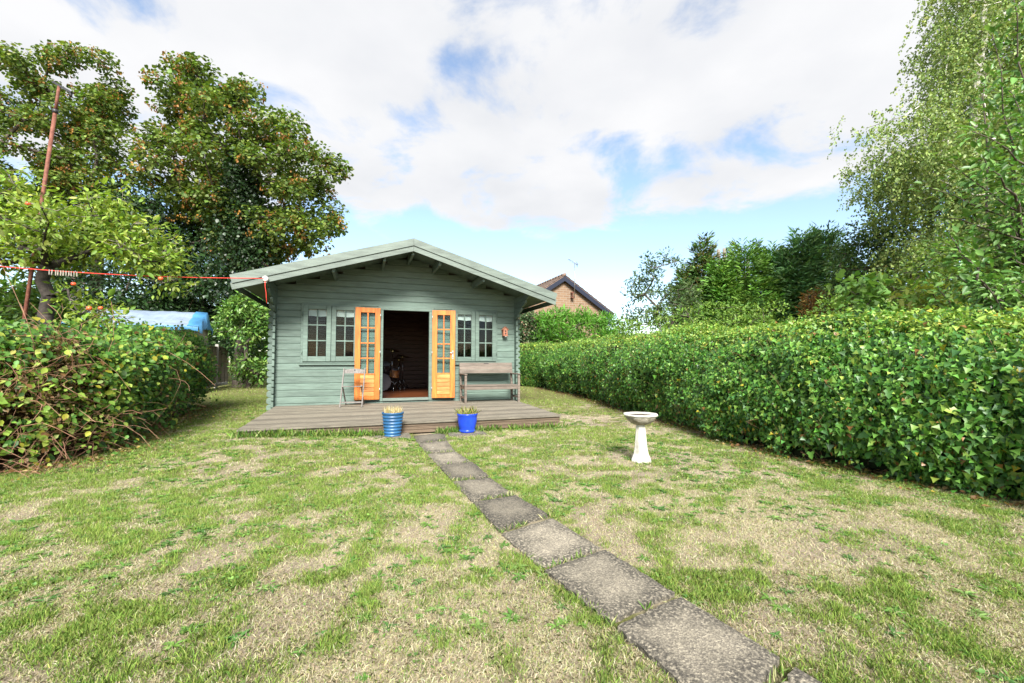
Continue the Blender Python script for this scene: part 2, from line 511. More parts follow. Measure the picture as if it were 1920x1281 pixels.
class MB:
    """Collects boxes, bars, tubes and lathes into one mesh."""

    def __init__(s):
        s.v, s.f, s.sm = [], [], []

    def poly(s, pts, faces, smooth=False):
        b = len(s.v)
        s.v += [tuple(map(float, p)) for p in pts]
        s.f += [[b + i for i in f] for f in faces]
        s.sm += [smooth] * len(faces)
        return s

    def box(s, x0, x1, y0, y1, z0, z1, c=0.0):
        if c <= 0:
            p = [(x, y, z) for z in (z0, z1) for y in (y0, y1) for x in (x0, x1)]
            return s.poly(p, [[0, 2, 3, 1], [4, 5, 7, 6], [0, 1, 5, 4], [2, 6, 7, 3], [0, 4, 6, 2], [1, 3, 7, 5]])
        # box with chamfered edges: three nested boxes' corners
        pts, idx = [], {}
        X, Y, Z = (x0, x1), (y0, y1), (z0, z1)
        for i in (0, 1):
            for j in (0, 1):
                for k in (0, 1):
                    dx, dy, dz = (c, -c)[i], (c, -c)[j], (c, -c)[k]
                    for a, q in enumerate(((X[i], Y[j] + dy, Z[k] + dz), (X[i] + dx, Y[j], Z[k] + dz), (X[i] + dx, Y[j] + dy, Z[k]))):
                        idx[i, j, k, a] = len(pts)
                        pts.append(q)
        F = []
        for a in range(3):
            for sgn in (0, 1):
                o = [(0, 0), (1, 0), (1, 1), (0, 1)]
                f = []
                for p, q in o:
                    t = [0, 0, 0]
                    t[a] = sgn
                    t[(a + 1) % 3], t[(a + 2) % 3] = p, q
                    f.append(idx[t[0], t[1], t[2], a])
                F.append(f if sgn else f[::-1])
        for a in range(3):
            b_, c_ = (a + 1) % 3, (a + 2) % 3
            for p in (0, 1):
                for q in (0, 1):
                    t0, t1 = [0, 0, 0], [0, 0, 0]
                    t0[b_], t0[c_] = p, q
                    t1[b_], t1[c_] = p, q
                    t1[a] = 1
                    f = [idx[(*t0, b_)], idx[(*t1, b_)], idx[(*t1, c_)], idx[(*t0, c_)]]
                    F.append(f if (p ^ q) else f[::-1])
        for i in (0, 1):
            for j in (0, 1):
                for k in (0, 1):
                    f = [idx[i, j, k, 0], idx[i, j, k, 1], idx[i, j, k, 2]]
                    F.append(f if (i + j + k) % 2 else f[::-1])
        return s.poly(pts, F)

    def bar(s, a, b, w, h, up=(0, 0, 1)):
        """Rectangular bar from a to b, w across, h along 'up'."""
        a, b = np.array(a, float), np.array(b, float)
        d = unit(b - a)
        side = unit(np.cross(d, np.array(up, float)))
        u = np.cross(side, d)
        p = [e + side * (w / 2 * i) + u * (h / 2 * j) for e in (a, b) for i, j in ((-1, -1), (1, -1), (1, 1), (-1, 1))]
        return s.poly(p, [[0, 1, 2, 3], [7, 6, 5, 4], [0, 4, 5, 1], [1, 5, 6, 2], [2, 6, 7, 3], [3, 7, 4, 0]])

    def tube(s, pts, r, n=8, cap=True):
        pts = [np.array(p, float) for p in pts]
        rr = r if hasattr(r, '__len__') else [r] * len(pts)
        b0 = []
        P, F = [], []
        ref = np.array([0.31, 0.2, 0.93])
        for i, p in enumerate(pts):
            d = unit(pts[min(i + 1, len(pts) - 1)] - pts[max(i - 1, 0)])
            sd = np.cross(d, ref)
            if np.linalg.norm(sd) < 0.05:
                sd = np.cross(d, [1, 0, 0])
            sd = unit(sd)
            u = np.cross(sd, d)
            for k in range(n):
                t = 2 * math.pi * k / n
                P.append(p + rr[i] * (math.cos(t) * sd + math.sin(t) * u))
        for i in range(len(pts) - 1):
            for k in range(n):
                F.append([i * n + k, (i + 1) * n + k, (i + 1) * n + (k + 1) % n, i * n + (k + 1) % n])
        if cap:
            F.append(list(range(n)))
            F.append([(len(pts) - 1) * n + k for k in range(n)][::-1])
        return s.poly(P, F, True)

    def lathe(s, prof, n=24, c=(0, 0, 0), smooth=True, phase=0.0, shape=None, cap=True):
        P, F = [], []
        for r, z in prof:
            for k in range(n):
                t = 2 * math.pi * k / n + phase
                q = r * (shape(t) if shape else 1.0)
                P.append((c[0] + q * math.cos(t), c[1] + q * math.sin(t), c[2] + z))
        for i in range(len(prof) - 1):
            for k in range(n):
                F.append([i * n + k, i * n + (k + 1) % n, (i + 1) * n + (k + 1) % n, (i + 1) * n + k])
        if cap:
            F.append([k for k in range(n)][::-1])
            F.append([(len(prof) - 1) * n + k for k in range(n)])
        return s.poly(P, F, smooth)

    def mesh(s, name):
        me = bpy.data.meshes.new(name)
        me.from_pydata(s.v, [], s.f)
        me.polygons.foreach_set('use_smooth', s.sm)
        me.update()
        return me

    def build(s, name, mat, parent=None, loc=None, rot=None):
        return link(name, s.mesh(name), mat, parent, loc, rot)


def loft(sections):
    """Closed sections (lists of points, same length) joined and capped."""
    n = len(sections[0])
    P = [p for sec in sections for p in sec]
    F = []
    for i in range(len(sections) - 1):
        for k in range(n):
            F.append([i * n + k, i * n + (k + 1) % n, (i + 1) * n + (k + 1) % n, (i + 1) * n + k])
    F.append(list(range(n))[::-1])
    F.append([(len(sections) - 1) * n + k for k in range(n)])
    return MB().poly(P, F)


# ------------------------------------------------------------------ leaf and branch builders
SHAPES = {
    'diamond': [(0, 0), (0.5, 0.45), (0, 1)],
    'oval': [(0, 0), (0.42, 0.25), (0.46, 0.58), (0, 1)],
    'lance': [(0, 0), (0.5, 0.30), (0.38, 0.62), (0, 1)],
    'ivy': [(0, 0.08), (0.30, -0.06), (0.52, 0.20), (0.30, 0.40), (0.30, 0.62), (0, 1.0)],
    'lobed': [(0, 0.06), (0.52, 0.08), (0.26, 0.48), (0, 1.0)],
    'maple': [(0, 0.1), (0.30, 0.0), (0.55, 0.38), (0.28, 0.45), (0.34, 0.80), (0, 1.0)],
}


class Leaves:
    def __init__(s):
        s.V, s.S, s.L, s.C, s.n = [], [], [], [], 0

    def add(s, P, D, N, length, width, col, shape='diamond', fold=0.18, curl=0.12):
        P, D, N = np.asarray(P, float), unit(np.asarray(D, float)), np.asarray(N, float)
        n = len(P)
        S = unit(np.cross(N, D) + 1e-6)
        N = np.cross(D, S)
        length = np.broadcast_to(np.asarray(length, float), (n,))[:, None]
        width = np.broadcast_to(np.asarray(width, float), (n,))[:, None]
        half = SHAPES[shape]
        m = len(half)
        out = half + [(-x, y) for x, y in half[-2:0:-1]]        # closed outline
        k = len(out)
        V = np.empty((n, k, 3))
        for i, (x, y) in enumerate(out):
            V[:, i] = P + D * (y * length) + S * (x * width) + N * (fold * abs(x) * width - curl * y * y * length)
        s.V.append(V.reshape(-1, 3))
        base = s.n + np.arange(n)[:, None] * k
        fa = base + np.arange(m)[None]
        fb = base + np.array([m - 1 + j for j in range(k - m + 1)] + [0])[None]
        s.L.append(np.stack([fa, fb], 1).reshape(-1))
        s.S.append(np.full(2 * n, m))
        s.C.append(np.repeat(np.broadcast_to(np.asarray(col, float), (n, 3)), 2, 0))
        s.n += n * k
        return s

    def mesh(s, name):
        return np_mesh(name, np.concatenate(s.V), np.concatenate(s.S), np.concatenate(s.L), np.concatenate(s.C))

    def build(s, name, mat, parent=None, kind=None, loc=None):
        o = link(name, s.mesh(name), mat, parent, loc)
        if kind:
            o['kind'] = kind
        return o


def palette(n, cols, weights=None, jit=0.18, rng=RNG):
    cols = np.array(cols, float)
    w = None if weights is None else np.array(weights) / np.sum(weights)
    c = cols[rng.choice(len(cols), n, p=w)]
    c = c * np.exp(rng.normal(0, jit, (n, 1))) * np.exp(rng.normal(0, jit * 0.35, (n, 3)))
    return np.clip(c, 0.002, 0.9)


def rdir(n, rng=RNG):
    return unit(rng.normal(0, 1, (n, 3)))


class Sticks:
    """Many tapered 4- or 5-sided segments in one mesh."""

    def __init__(s, sides=5):
        s.k, s.A, s.B, s.ra, s.rb = sides, [], [], [], []

    def seg(s, a, b, ra, rb):
        s.A.append(a)
        s.B.append(b)
        s.ra.append(ra)
        s.rb.append(rb)

    def path(s, pts, r0, r1):
        n = len(pts) - 1
        for i in range(n):
            s.seg(pts[i], pts[i + 1], r0 + (r1 - r0) * i / n, r0 + (r1 - r0) * (i + 1) / n)

    def build(s, name, mat, parent=None, loc=None, kind=None):
        A, B = np.array(s.A, float), np.array(s.B, float)
        d = unit(B - A)
        ref = np.where(np.abs(d[:, 2:3]) > 0.9, np.array([[1.0, 0, 0]]), np.array([[0, 0, 1.0]]))
        u = unit(np.cross(d, ref))
        v = np.cross(d, u)
        k, n = s.k, len(A)
        V = np.empty((n, 2 * k, 3))
        for j in range(k):
            t = 2 * math.pi * j / k
            o = math.cos(t) * u + math.sin(t) * v
            V[:, j] = A + o * np.array(s.ra)[:, None]
            V[:, k + j] = B + o * np.array(s.rb)[:, None] + d * 0.15 * np.array(s.rb)[:, None]
        base = np.arange(n)[:, None] * 2 * k
        F = np.stack([base + np.array([[j, (j + 1) % k, k + (j + 1) % k, k + j]]) for j in range(k)], 1).reshape(-1)
        me = np_mesh(name, V.reshape(-1, 3), np.full(n * k, 4), F, smooth=True)
        o = link(name, me, mat, parent, loc)
        if kind:
            o['kind'] = kind
        return o


def grow(trunk, targets, r_tip=0.012, wob=0.12, step=0.7, droop=0.0, power=0.5, rng=RNG):
    """Branch skeleton: join every target to the nearest older node. Returns nodes, parents, radii and the target node ids."""
    nodes = [np.array(p, float) for p in trunk]
    par = [i - 1 for i in range(len(trunk))]
    tid = []
    base = nodes[0]
    for t in sorted(targets, key=lambda q: min(np.linalg.norm(q - p) for p in trunk)):
        N = np.array(nodes)
        dv = t - N
        cost = np.linalg.norm(dv, axis=1) + 0.9 * np.maximum(0, -dv[:, 2]) + 0.12 * np.linalg.norm(N - base, axis=1) * 0
        cost[0] += 1.0
        j = int(np.argmin(cost))
        d = np.linalg.norm(t - nodes[j])
        k = max(1, int(d / step))
        a = nodes[j]
        prev = j
        bow = rng.normal(0, wob, 3) * d
        bow[2] += 0.10 * d
        for i in range(1, k + 1):
            f = i / k
            p = a + (t - a) * f + bow * math.sin(math.pi * f) + (rng.normal(0, 0.06, 3) * step if i < k else 0)
            nodes.append(p)
            par.append(prev)
            prev = len(nodes) - 1
        tid.append(prev)
    cnt = np.zeros(len(nodes))
    for i in tid:
        cnt[i] += 1
    for i in range(len(nodes) - 1, 0, -1):
        cnt[par[i]] += cnt[i]
    rad = r_tip * np.maximum(cnt, 0.6) ** power
    return nodes, par, rad, tid


def branch_mesh(nodes, par, rad, name, mat, parent, flare=1.0):
    st = Sticks(6)
    for i in range(1, len(nodes)):
        st.seg(nodes[par[i]], nodes[i], min(rad[par[i]], rad[i] * 1.5), rad[i])
    return st.build(name, mat, parent)


def poly_fill(outline, n, rng=RNG, margin=0.0):
    """Random points inside a 2-D polygon, with their distance to its edge."""
    O = np.array(outline, float)
    lo, hi = O.min(0), O.max(0)
    res, dst = [], []
    A, B = O, np.roll(O, -1, 0)
    while len(res) < n:
        p = lo + (hi - lo) * rng.random(2)
        cr = ((A[:, 1] > p[1]) != (B[:, 1] > p[1]))
        with np.errstate(divide='ignore', invalid='ignore'):
            xi = (B[:, 0] - A[:, 0]) * (p[1] - A[:, 1]) / (B[:, 1] - A[:, 1]) + A[:, 0]
        if np.sum(cr & (p[0] < xi)) % 2 == 0:
            continue
        t = np.clip(((p - A) * (B - A)).sum(1) / ((B - A) ** 2).sum(1), 0, 1)
        d = np.linalg.norm(A + (B - A) * t[:, None] - p, axis=1).min()
        if d < margin:
            continue
        res.append(p)
        dst.append(d)
    return np.array(res), np.array(dst)


def crown_points(px_outline, Y, n, thick, margin=0.2, rng=RNG, gap=0.0):
    """Clump centres filling a crown whose outline, seen from the lawn, is given; the crown is as deep as it is wide."""
    O = [(wpt(x, y, Y)[0], wpt(x, y, Y)[2]) for x, y in px_outline]
    p, d = poly_fill(O, n * 4 if gap else n, rng, margin)
    if gap:
        keep = []
        for i in range(len(p)):
            if all(np.linalg.norm(p[i] - p[j]) > gap * (0.5 + rng.random()) for j in keep):
                keep.append(i)
            if len(keep) >= n:
                break
        p, d = p[keep], d[keep]
    h = np.minimum(thick, 0.35 + d * 1.1)
    y = Y + h * rng.uniform(-1, 1, len(p))
    return np.stack([p[:, 0], y, p[:, 1]], 1)


def clump_leaves(L, centres, per, spread, length, width, cols, weights=None, shape='diamond', flat=0.7, up=0.8, droop=0.3,
                 jit=0.18, rng=RNG, fold=0.18):
    n = len(centres) * per
    C = np.repeat(centres, per, 0)
    R = rdir(n, rng) * (rng.random((n, 1)) ** 0.45) * np.asarray(spread)
    R[:, 2] *= flat
    P = C + R
    out = unit(R)
    N = unit(out * 0.5 + np.array([0, 0, up]) + rng.normal(0, 0.45, (n, 3)))
    D = unit(out + rng.normal(0, 0.6, (n, 3)) - np.array([0, 0, droop]))
    ln = length * np.exp(rng.normal(0, 0.22, n))
    L.add(P, D, N, ln, ln * width / length, palette(n, cols, weights, jit, rng), shape, fold)
    return P


# ------------------------------------------------------------------ ground
AZ = math.radians(19.3)                                     # the summer house is turned by this much
OX, OY = -5.043, 9.201                                      # its front left wall corner
CA, SA = math.cos(AZ), math.sin(AZ)


def to_uv(x, y):
    dx, dy = x - OX, y - OY
    return dx * CA + dy * SA, -dx * SA + dy * CA


def from_uv(u, v):
    return OX + u * CA - v * SA, OY + u * SA + v * CA


def gz(x, y):
    u, v = to_uv(x, y)
    h = 0.10 * sstep(2.6, 0.2, u) * sstep(-6.5, -3.2, v)
    return h + 0.03 * (fbm(x * 0.8, y * 0.8, 3, 3) - 0.5)


HEDGE = np.array([(4.75, 0.6), (4.45, 2.4), (4.16, 3.53), (3.83, 4.2), (3.45, 5.11), (3.25, 5.95), (3.15, 7.58), (2.83, 9.51), (2.39, 13.72),
                  (1.80, 16.67), (1.35, 18.6), (0.45, 19.9), (-0.9, 20.7), (-2.6, 21.4)])
BRAM = np.array([(-6.2, 2.2), (-5.35, 3.6), (-4.85, 4.35), (-4.75, 4.95), (-5.1, 5.7), (-6.0, 7.35), (-6.6, 8.5), (-7.0, 9.3), (-7.45, 10.1)])

SEAMS = [((1560, 1390), (1675, 1345)), ((1447, 1275), (1560, 1232)), ((1147, 1178), (1269, 1123)), ((1019, 1073), (1131, 1034)), ((938.7, 1001), (1032, 971)),
         ((885, 944), (964.5, 931)), ((847.4, 905), (917.6, 898)), ((821.6, 874.8), (885, 869)), ((800.5, 852.5), (854, 848)),
         ((783, 832.6), (838, 828)), ((772.4, 818.6), (833, 812.7))]
SEAMP = [(gpt(*a)[:2], gpt(*b)[:2]) for a, b in SEAMS]
SEAMP[0] = (np.array([0.97, 0.86]), np.array([1.32, 1.14]))
SEAMP[1] = (np.array([0.69, 1.37]), np.array([1.03, 1.65]))
POTSLABS = [[gpt(*q)[:2] for q in ((686, 824), (771, 824), (766, 811), (697, 812))],
            [gpt(*q)[:2] for q in ((842, 820), (914, 816), (898, 806), (838, 809))]]


def path_dist(x, y):
    """Signed distance to the slab path (negative on it)."""
    c = np.array([(a + b) / 2 for a, b in SEAMP])
    w = np.array([np.linalg.norm(a - b) / 2 for a, b in SEAMP])
    p = np.stack([x, y], -1)
    best = np.full(x.shape, 1e9)
    for i in range(len(c) - 1):
        d = c[i + 1] - c[i]
        t = np.clip(((p - c[i]) @ d) / (d @ d), 0, 1)
        q = c[i] + t[..., None] * d
        best = np.minimum(best, np.linalg.norm(p - q, axis=-1) - (w[i] + (w[i + 1] - w[i]) * t))
    for S in POTSLABS:
        m = np.mean(S, 0)
        best = np.minimum(best, np.linalg.norm((p - m) / np.array([1.0, 0.75]), axis=-1) - 0.27)
    return best


def interp_line(line, y):
    return np.interp(y, line[:, 1], line[:, 0])


def lush(x, y):
    """How green the lawn is here, 0 straw to 1 fresh."""
    u, v = to_uv(x, y)
    g = fbm(x * 0.6 + 3.1, y * 0.6, 21, 3) * 0.32 + fbm(x * 5.6, y * 5.6, 41, 4) * 0.68 + 0.034
    g = g + 0.30 * sstep(-1.2, 2.0, v) + 0.07 * sstep(-0.5, -4.5, x) * sstep(2, 5, y)      # the damp strips beside the house
    g = g + 0.07 * sstep(0.22, 0.05, np.abs(path_dist(x, y)))
    g = g + 0.10 * sstep(1.3, 0.2, x - interp_line(BRAM, y))
    g = g - 0.04 * sstep(0.6, 2.5, x) * sstep(9, 5, y) - 0.05 * np.exp(-((x + 0.6) ** 2 + (y - 2.3) ** 2) / 1.1)
    return sstep(0.39, 0.63, g)


gx = np.unique(np.concatenate([-np.geomspace(9, 400, 22), np.arange(-9, 7.0, 0.06), np.geomspace(7, 400, 22)]))
gy = np.unique(np.concatenate([-np.geomspace(0.6, 60, 8), np.arange(-0.5, 14, 0.06), np.geomspace(14, 900, 30)]))
GX, GY = np.meshgrid(gx, gy)
GZ = gz(GX, GY)
GZ = np.where((np.abs(GX) < 12) & (GY < 18), GZ, 0.0)
g = lush(GX, GY)
bare = sstep(0.48, 0.64, fbm(GX * 1.7 + 9, GY * 1.7, 77, 4))
fine = fbm(GX * 9, GY * 9, 55, 3)[..., None]
straw = np.array([0.38, 0.32, 0.23]) * (0.6 + 0.8 * fine)
fresh = np.array([0.17, 0.175, 0.06]) * (0.7 + 0.6 * fine)
earth = np.array([0.31, 0.25, 0.195]) * (0.75 + 0.5 * fine)
gc = straw * (1 - g[..., None]) + fresh * g[..., None]
gc = gc * (1 - (bare * (1 - g) * 0.6)[..., None]) + earth * (bare * (1 - g) * 0.6)[..., None]
# leaf mould under the hedge and the bramble
litter = np.maximum(sstep(-0.55, -0.05, GX - interp_line(HEDGE, GY)), sstep(0.75, 0.1, GX - interp_line(BRAM, GY)) * (GY < 10.5))
litter = litter * np.where(GY < 24, 1, 0)
mould = np.array([0.17, 0.095, 0.055]) * (0.7 + 0.6 * fine)
gc = gc * (1 - litter[..., None]) + mould * litter[..., None]
nx, ny = len(gx), len(gy)
idx = np.arange(nx * ny).reshape(ny, nx)
quads = np.stack([idx[:-1, :-1], idx[:-1, 1:], idx[1:, 1:], idx[1:, :-1]], -1).reshape(-1)
gme = np_mesh('ground', np.stack([GX, GY, GZ], -1).reshape(-1, 3), np.full((nx - 1) * (ny - 1), 4), quads,
              gc.reshape(-1, 3), smooth=True)
gm, gnt, gb = new_mat('thatch_and_soil')
ga = add(gnt, 'ShaderNodeAttribute', attribute_name='col')
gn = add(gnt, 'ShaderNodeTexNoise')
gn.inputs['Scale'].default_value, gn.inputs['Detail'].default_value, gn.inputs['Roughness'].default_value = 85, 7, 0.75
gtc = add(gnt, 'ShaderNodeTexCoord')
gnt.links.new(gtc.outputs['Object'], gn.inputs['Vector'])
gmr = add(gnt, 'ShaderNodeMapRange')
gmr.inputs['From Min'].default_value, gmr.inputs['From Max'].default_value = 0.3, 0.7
gmr.inputs['To Min'].default_value, gmr.inputs['To Max'].default_value = 0.28, 1.35  # dark flecks paint the small shadows between the thatch into the ground colour
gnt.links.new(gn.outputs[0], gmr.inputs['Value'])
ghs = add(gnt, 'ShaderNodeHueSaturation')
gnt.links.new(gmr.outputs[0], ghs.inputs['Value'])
gnt.links.new(ga.outputs['Color'], ghs.inputs['Color'])
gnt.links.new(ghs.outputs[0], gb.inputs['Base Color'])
gb.inputs['Roughness'].default_value = 0.95
gb.inputs['Specular IOR Level'].default_value = 0.1
gbp = add(gnt, 'ShaderNodeBump')
gbp.inputs['Strength'].default_value, gbp.inputs['Distance'].default_value = 0.8, 0.02
gnt.links.new(gn.outputs[0], gbp.inputs['Height'])
gnt.links.new(gbp.outputs[0], gb.inputs['Normal'])
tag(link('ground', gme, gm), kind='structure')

# ------------------------------------------------------------------ garden path
path = tag(empty('garden_path', (0, 0, 0)), kind='structure')


def slab(corners, ztop, name='paving_slab', parent=path, thick=0.06):
    c = [np.array(p, float) for p in corners]
    m = np.mean(c, 0)
    n = 14
    P, rim = [], []
    for j in range(n + 1):
        for i in range(n + 1):
            s, t = i / n, j / n
            q = (c[0] * (1 - s) + c[1] * s) * (1 - t) + (c[3] * (1 - s) + c[2] * s) * t
            e = min(s, 1 - s, t, 1 - t)
            q = q + (RNG.normal(0, 0.0035, 2) if e == 0 else 0)
            P.append((q[0] - m[0], q[1] - m[1], ztop - (0.007 if e == 0 else 0) + RNG.normal(0, 0.0008)))
            rim.append(max(0.0, 1 - e / 0.26))
    k = len(P)
    ring = [(i, 0) for i in range(n)] + [(n, j) for j in range(n)] + [(i, n) for i in range(n, 0, -1)] + [(0, j) for j in range(n, 0, -1)]
    F = [[j * (n + 1) + i, j * (n + 1) + i + 1, (j + 1) * (n + 1) + i + 1, (j + 1) * (n + 1) + i] for j in range(n) for i in range(n)]
    for a, (i, j) in enumerate(ring):
        x, y, z = P[j * (n + 1) + i]
        P.append((x, y, ztop - thick))
        rim.append(1.0)
    for a in range(len(ring)):
        i, j = ring[a]
        i2, j2 = ring[(a + 1) % len(ring)]
        F.append([j2 * (n + 1) + i2, j * (n + 1) + i, k + a, k + (a + 1) % len(ring)])
    mb = MB().poly(P, F)
    me = mb.mesh(name)
    at = me.attributes.new('rim', 'FLOAT', 'POINT')
    at.data.foreach_set('value', np.array(rim, np.float32))
    return link(name, me, M['slab'], parent, (m[0], m[1], gz(np.array(m[0]), np.array(m[1]))))


for i in range(len(SEAMP) - 1):
    (a0, b0), (a1, b1) = SEAMP[i], SEAMP[i + 1]
    d0, d1 = unit(a1 - a0) * (0.016 + 0.014 * random.random()), unit(b1 - b0) * (0.016 + 0.014 * random.random())
    slab([a0 + d0, b0 + d1, b1 - d1, a1 - d0], 0.018 + 0.014 * random.random())
for S in POTSLABS:
    slab(S, 0.022)

# ------------------------------------------------------------------ summer house
W_, MIDU = 5.36, 2.68 + 0.04
PITCHK = 0.305


def z_low(u):
    return 3.51 - PITCHK * abs(u - MIDU)


house = empty('summer_house', (OX, OY, 0), AZ)
tag(house, 'sage green log summer house with low gable roof and open orange doors', 'summer house')

CH, Z0 = 0.1455, 0.08
DOOR = (2.085, 3.305)
WINL, WINR = (0.46, 1.64), (3.80, 4.92)


def log_along_u(u0, u1, z0, z1, left_round=False, right_round=False):
    prof = lambda u, i: [(u, 0.045, z0 + i), (u, 0.012, z0 + i), (u, 0.0, z0 + 0.014 + i), (u, 0.0, z1 - 0.010 - i), (u, 0.010, z1 - i), (u, 0.045, z1 - i)]
    secs = []
    if left_round:
        secs += [prof(u0, 0.030), prof(u0 + 0.018, 0.012), prof(u0 + 0.05, 0.0)]
    else:
        secs += [prof(u0, 0.0)]
    if right_round:
        secs += [prof(u1 - 0.05, 0.0), prof(u1 - 0.018, 0.012), prof(u1, 0.030)]
    else:
        secs += [prof(u1, 0.0)]
    return loft(secs)


k = 0
while True:
    z0, z1 = Z0 + k * CH, Z0 + (k + 1) * CH
    top_mid = (z0 + z1) / 2
    half = (3.51 + 0.14 - top_mid) / PITCHK                     # the gable narrows under the roof
    if half < 0.15:
        break
    lo, hi = -0.20, W_ + 0.20
    rl = rr = True
    if MIDU - half > lo:
        lo, rl = MIDU - half, False
    if MIDU + half < hi:
        hi, rr = MIDU + half, False
    cuts = []
    if 7 <= k <= 15:
        cuts += [WINL, WINR]
    if 1 <= k <= 15:
        cuts += [DOOR]
    cuts.sort()
    x = lo
    spans = []
    for a, b in cuts:
        spans.append((x, a))
        x = b
    spans.append((x, hi))
    for a, b in spans:
        mb = log_along_u(a, b, z0, z1, rl and a == lo, rr and b == hi)
        mb.build('wall_board', M['green'], house)
    k += 1

for side, uu in (('l', -0.09), ('r', W_ + 0.045)):
    for k in range(19):
        z0, z1 = Z0 + (k - 0.5) * CH, Z0 + (k + 0.5) * CH
        v0 = -0.15
        if k >= 15:
            v0 = -(0.26, 0.50, 0.78, 1.02)[k - 15]
        if z1 > 2.84:
            z1 = 2.84
        prof = lambda v, i: [(uu, v, z0 + 0.004 + i), (uu + 0.045, v, z0 + 0.004 + i), (uu + 0.045, v, z1 - 0.004), (uu, v, z1 - 0.004)]
        if k >= 15:      # stepped, curved brackets under the eaves
            mb = loft([prof(v0, 0.09), prof(v0 + 0.06, 0.045), prof(v0 + 0.16, 0.012), prof(v0 + 0.30, 0.0), prof(4.4, 0.0)])
        else:
            mb = loft([prof(v0, 0.022), prof(v0 + 0.015, 0.008), prof(v0 + 0.04, 0.0), prof(4.4, 0.0)])
        mb.build('corner_log', M['green'], house)

# roof slabs, fascia boards, purlins
for s in (-1, 1):
    ue = MIDU + s * 3.30
    P = [(MIDU, z_low(MIDU) + 0.14), (ue, z_low(ue) + 0.14), (ue, z_low(ue) + 0.19), (MIDU, z_low(MIDU) + 0.19)]
    loft([[(u, -1.08, z) for u, z in P], [(u, 4.6, z) for u, z in P]]).build('roof_panel', M['green'], house)
    P = [(MIDU, z_low(MIDU) + 0.193), (ue + s * 0.03, z_low(ue) + 0.185), (ue + s * 0.03, z_low(ue) + 0.20), (MIDU, z_low(MIDU) + 0.21)]
    loft([[(u, -1.085, z) for u, z in P], [(u, 4.62, z) for u, z in P]]).build('roof_felt', M['felt'], house)
    ue = MIDU + s * 3.33
    for nm, a, b, v0, v1 in (('upper_fascia', 0.118, 0.275, -1.135, -1.088), ('lower_fascia', 0.0, 0.125, -1.112, -1.084)):
        du = 0.055 if nm == 'upper_fascia' else 0.0
        P = [(MIDU + s * 0.002, z_low(MIDU) + a), (ue - s * 0.0, z_low(ue) + a), (ue - s * (a - b) * 0.30, z_low(ue) + b - 0.0), (MIDU + s * 0.002, z_low(MIDU) + b)]
        loft([[(u, v0, z) for u, z in P], [(u, v1, z) for u, z in P]]).build(nm, M['fascia'], house)
    # eaves board along the side
    loft([[(ue - s * 0.03, v, z_low(ue) + 0.02), (ue - s * 0.01, v, z_low(ue) + 0.02), (ue - s * 0.01, v, z_low(ue) + 0.13), (ue - s * 0.03, v, z_low(ue) + 0.13)]
          for v in (-1.08, 4.6)]).build('eaves_board', M['green'], house)
for u in (1.13, 2.13, MIDU, 3.31, 4.31):
    b = 0.012
    mb = MB().box(u - 0.028, u + 0.028, -1.0, 4.29, z_low(u) - 0.06, z_low(u) + (0.125 if u == MIDU else 0.118), 0.004)
    mb.build('purlin', M['green'], house)

# interior
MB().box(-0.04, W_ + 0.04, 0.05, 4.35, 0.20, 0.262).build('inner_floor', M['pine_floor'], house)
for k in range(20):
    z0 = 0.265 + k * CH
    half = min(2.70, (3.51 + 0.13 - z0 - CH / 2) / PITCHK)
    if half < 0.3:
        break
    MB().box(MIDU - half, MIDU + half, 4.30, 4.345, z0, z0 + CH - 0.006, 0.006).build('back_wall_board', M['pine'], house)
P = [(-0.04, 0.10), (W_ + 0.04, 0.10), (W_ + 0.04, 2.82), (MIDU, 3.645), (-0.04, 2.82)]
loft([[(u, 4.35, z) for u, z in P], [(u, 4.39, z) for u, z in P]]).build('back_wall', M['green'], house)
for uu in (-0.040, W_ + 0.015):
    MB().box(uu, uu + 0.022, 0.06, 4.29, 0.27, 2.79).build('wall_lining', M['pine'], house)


def framed(mb, u0, u1, v0, v1, z0, z1, w_side, w_top, w_bot, c=0.006):
    mb.box(u0, u0 + w_side, v0, v1, z0, z1, c)
    mb.box(u1 - w_side, u1, v0, v1, z0, z1, c)
    mb.box(u0 + w_side - 0.001, u1 - w_side + 0.001, v0 + 0.001, v1 - 0.001, z1 - w_top, z1, c)
    mb.box(u0 + w_side - 0.001, u1 - w_side + 0.001, v0 + 0.001, v1 - 0.001, z0, z0 + w_bot, c)


def sash(parent, u0, u1, z0, z1, cols, rows, name, mat, v0, v1, ws, wt_, wb, bar=0.026, loc=None):
    """A glazed sash: frame, glazing bars and every pane."""
    mb = MB()
    framed(mb, u0, u1, v0, v1, z0, z1, ws, wt_, wb)
    fr = mb.build(name, mat, parent)
    return fr


def glaze(parent, u0, u1, z0, z1, cols, rows, mat, v, bar):
    du, dz = (u1 - u0) / cols, (z1 - z0) / rows
    for i in range(1, cols):
        MB().box(u0 + i * du - bar / 2, u0 + i * du + bar / 2, v - 0.012, v + 0.012, z0, z1, 0.004).build('glazing_bar', mat, parent)
    for j in range(1, rows):
        MB().box(u0, u1, v - 0.0135, v + 0.0135, z0 + j * dz - bar / 2, z0 + j * dz + bar / 2, 0.004).build('glazing_bar', mat, parent)
    me = MB().box(-du / 2 + bar / 2 - 0.004, du / 2 - bar / 2 + 0.004, -0.002, 0.002, -dz / 2 + bar / 2 - 0.004, dz / 2 - bar / 2 + 0.004).mesh('pane')
    for i in range(cols):
        for j in range(rows):
            link('pane', me, M['glass'], parent, (u0 + (i + .5) * du, v + 0.001, z0 + (j + .5) * dz),
                 (RNG.normal(0, 0.012), 0, RNG.normal(0, 0.012)))


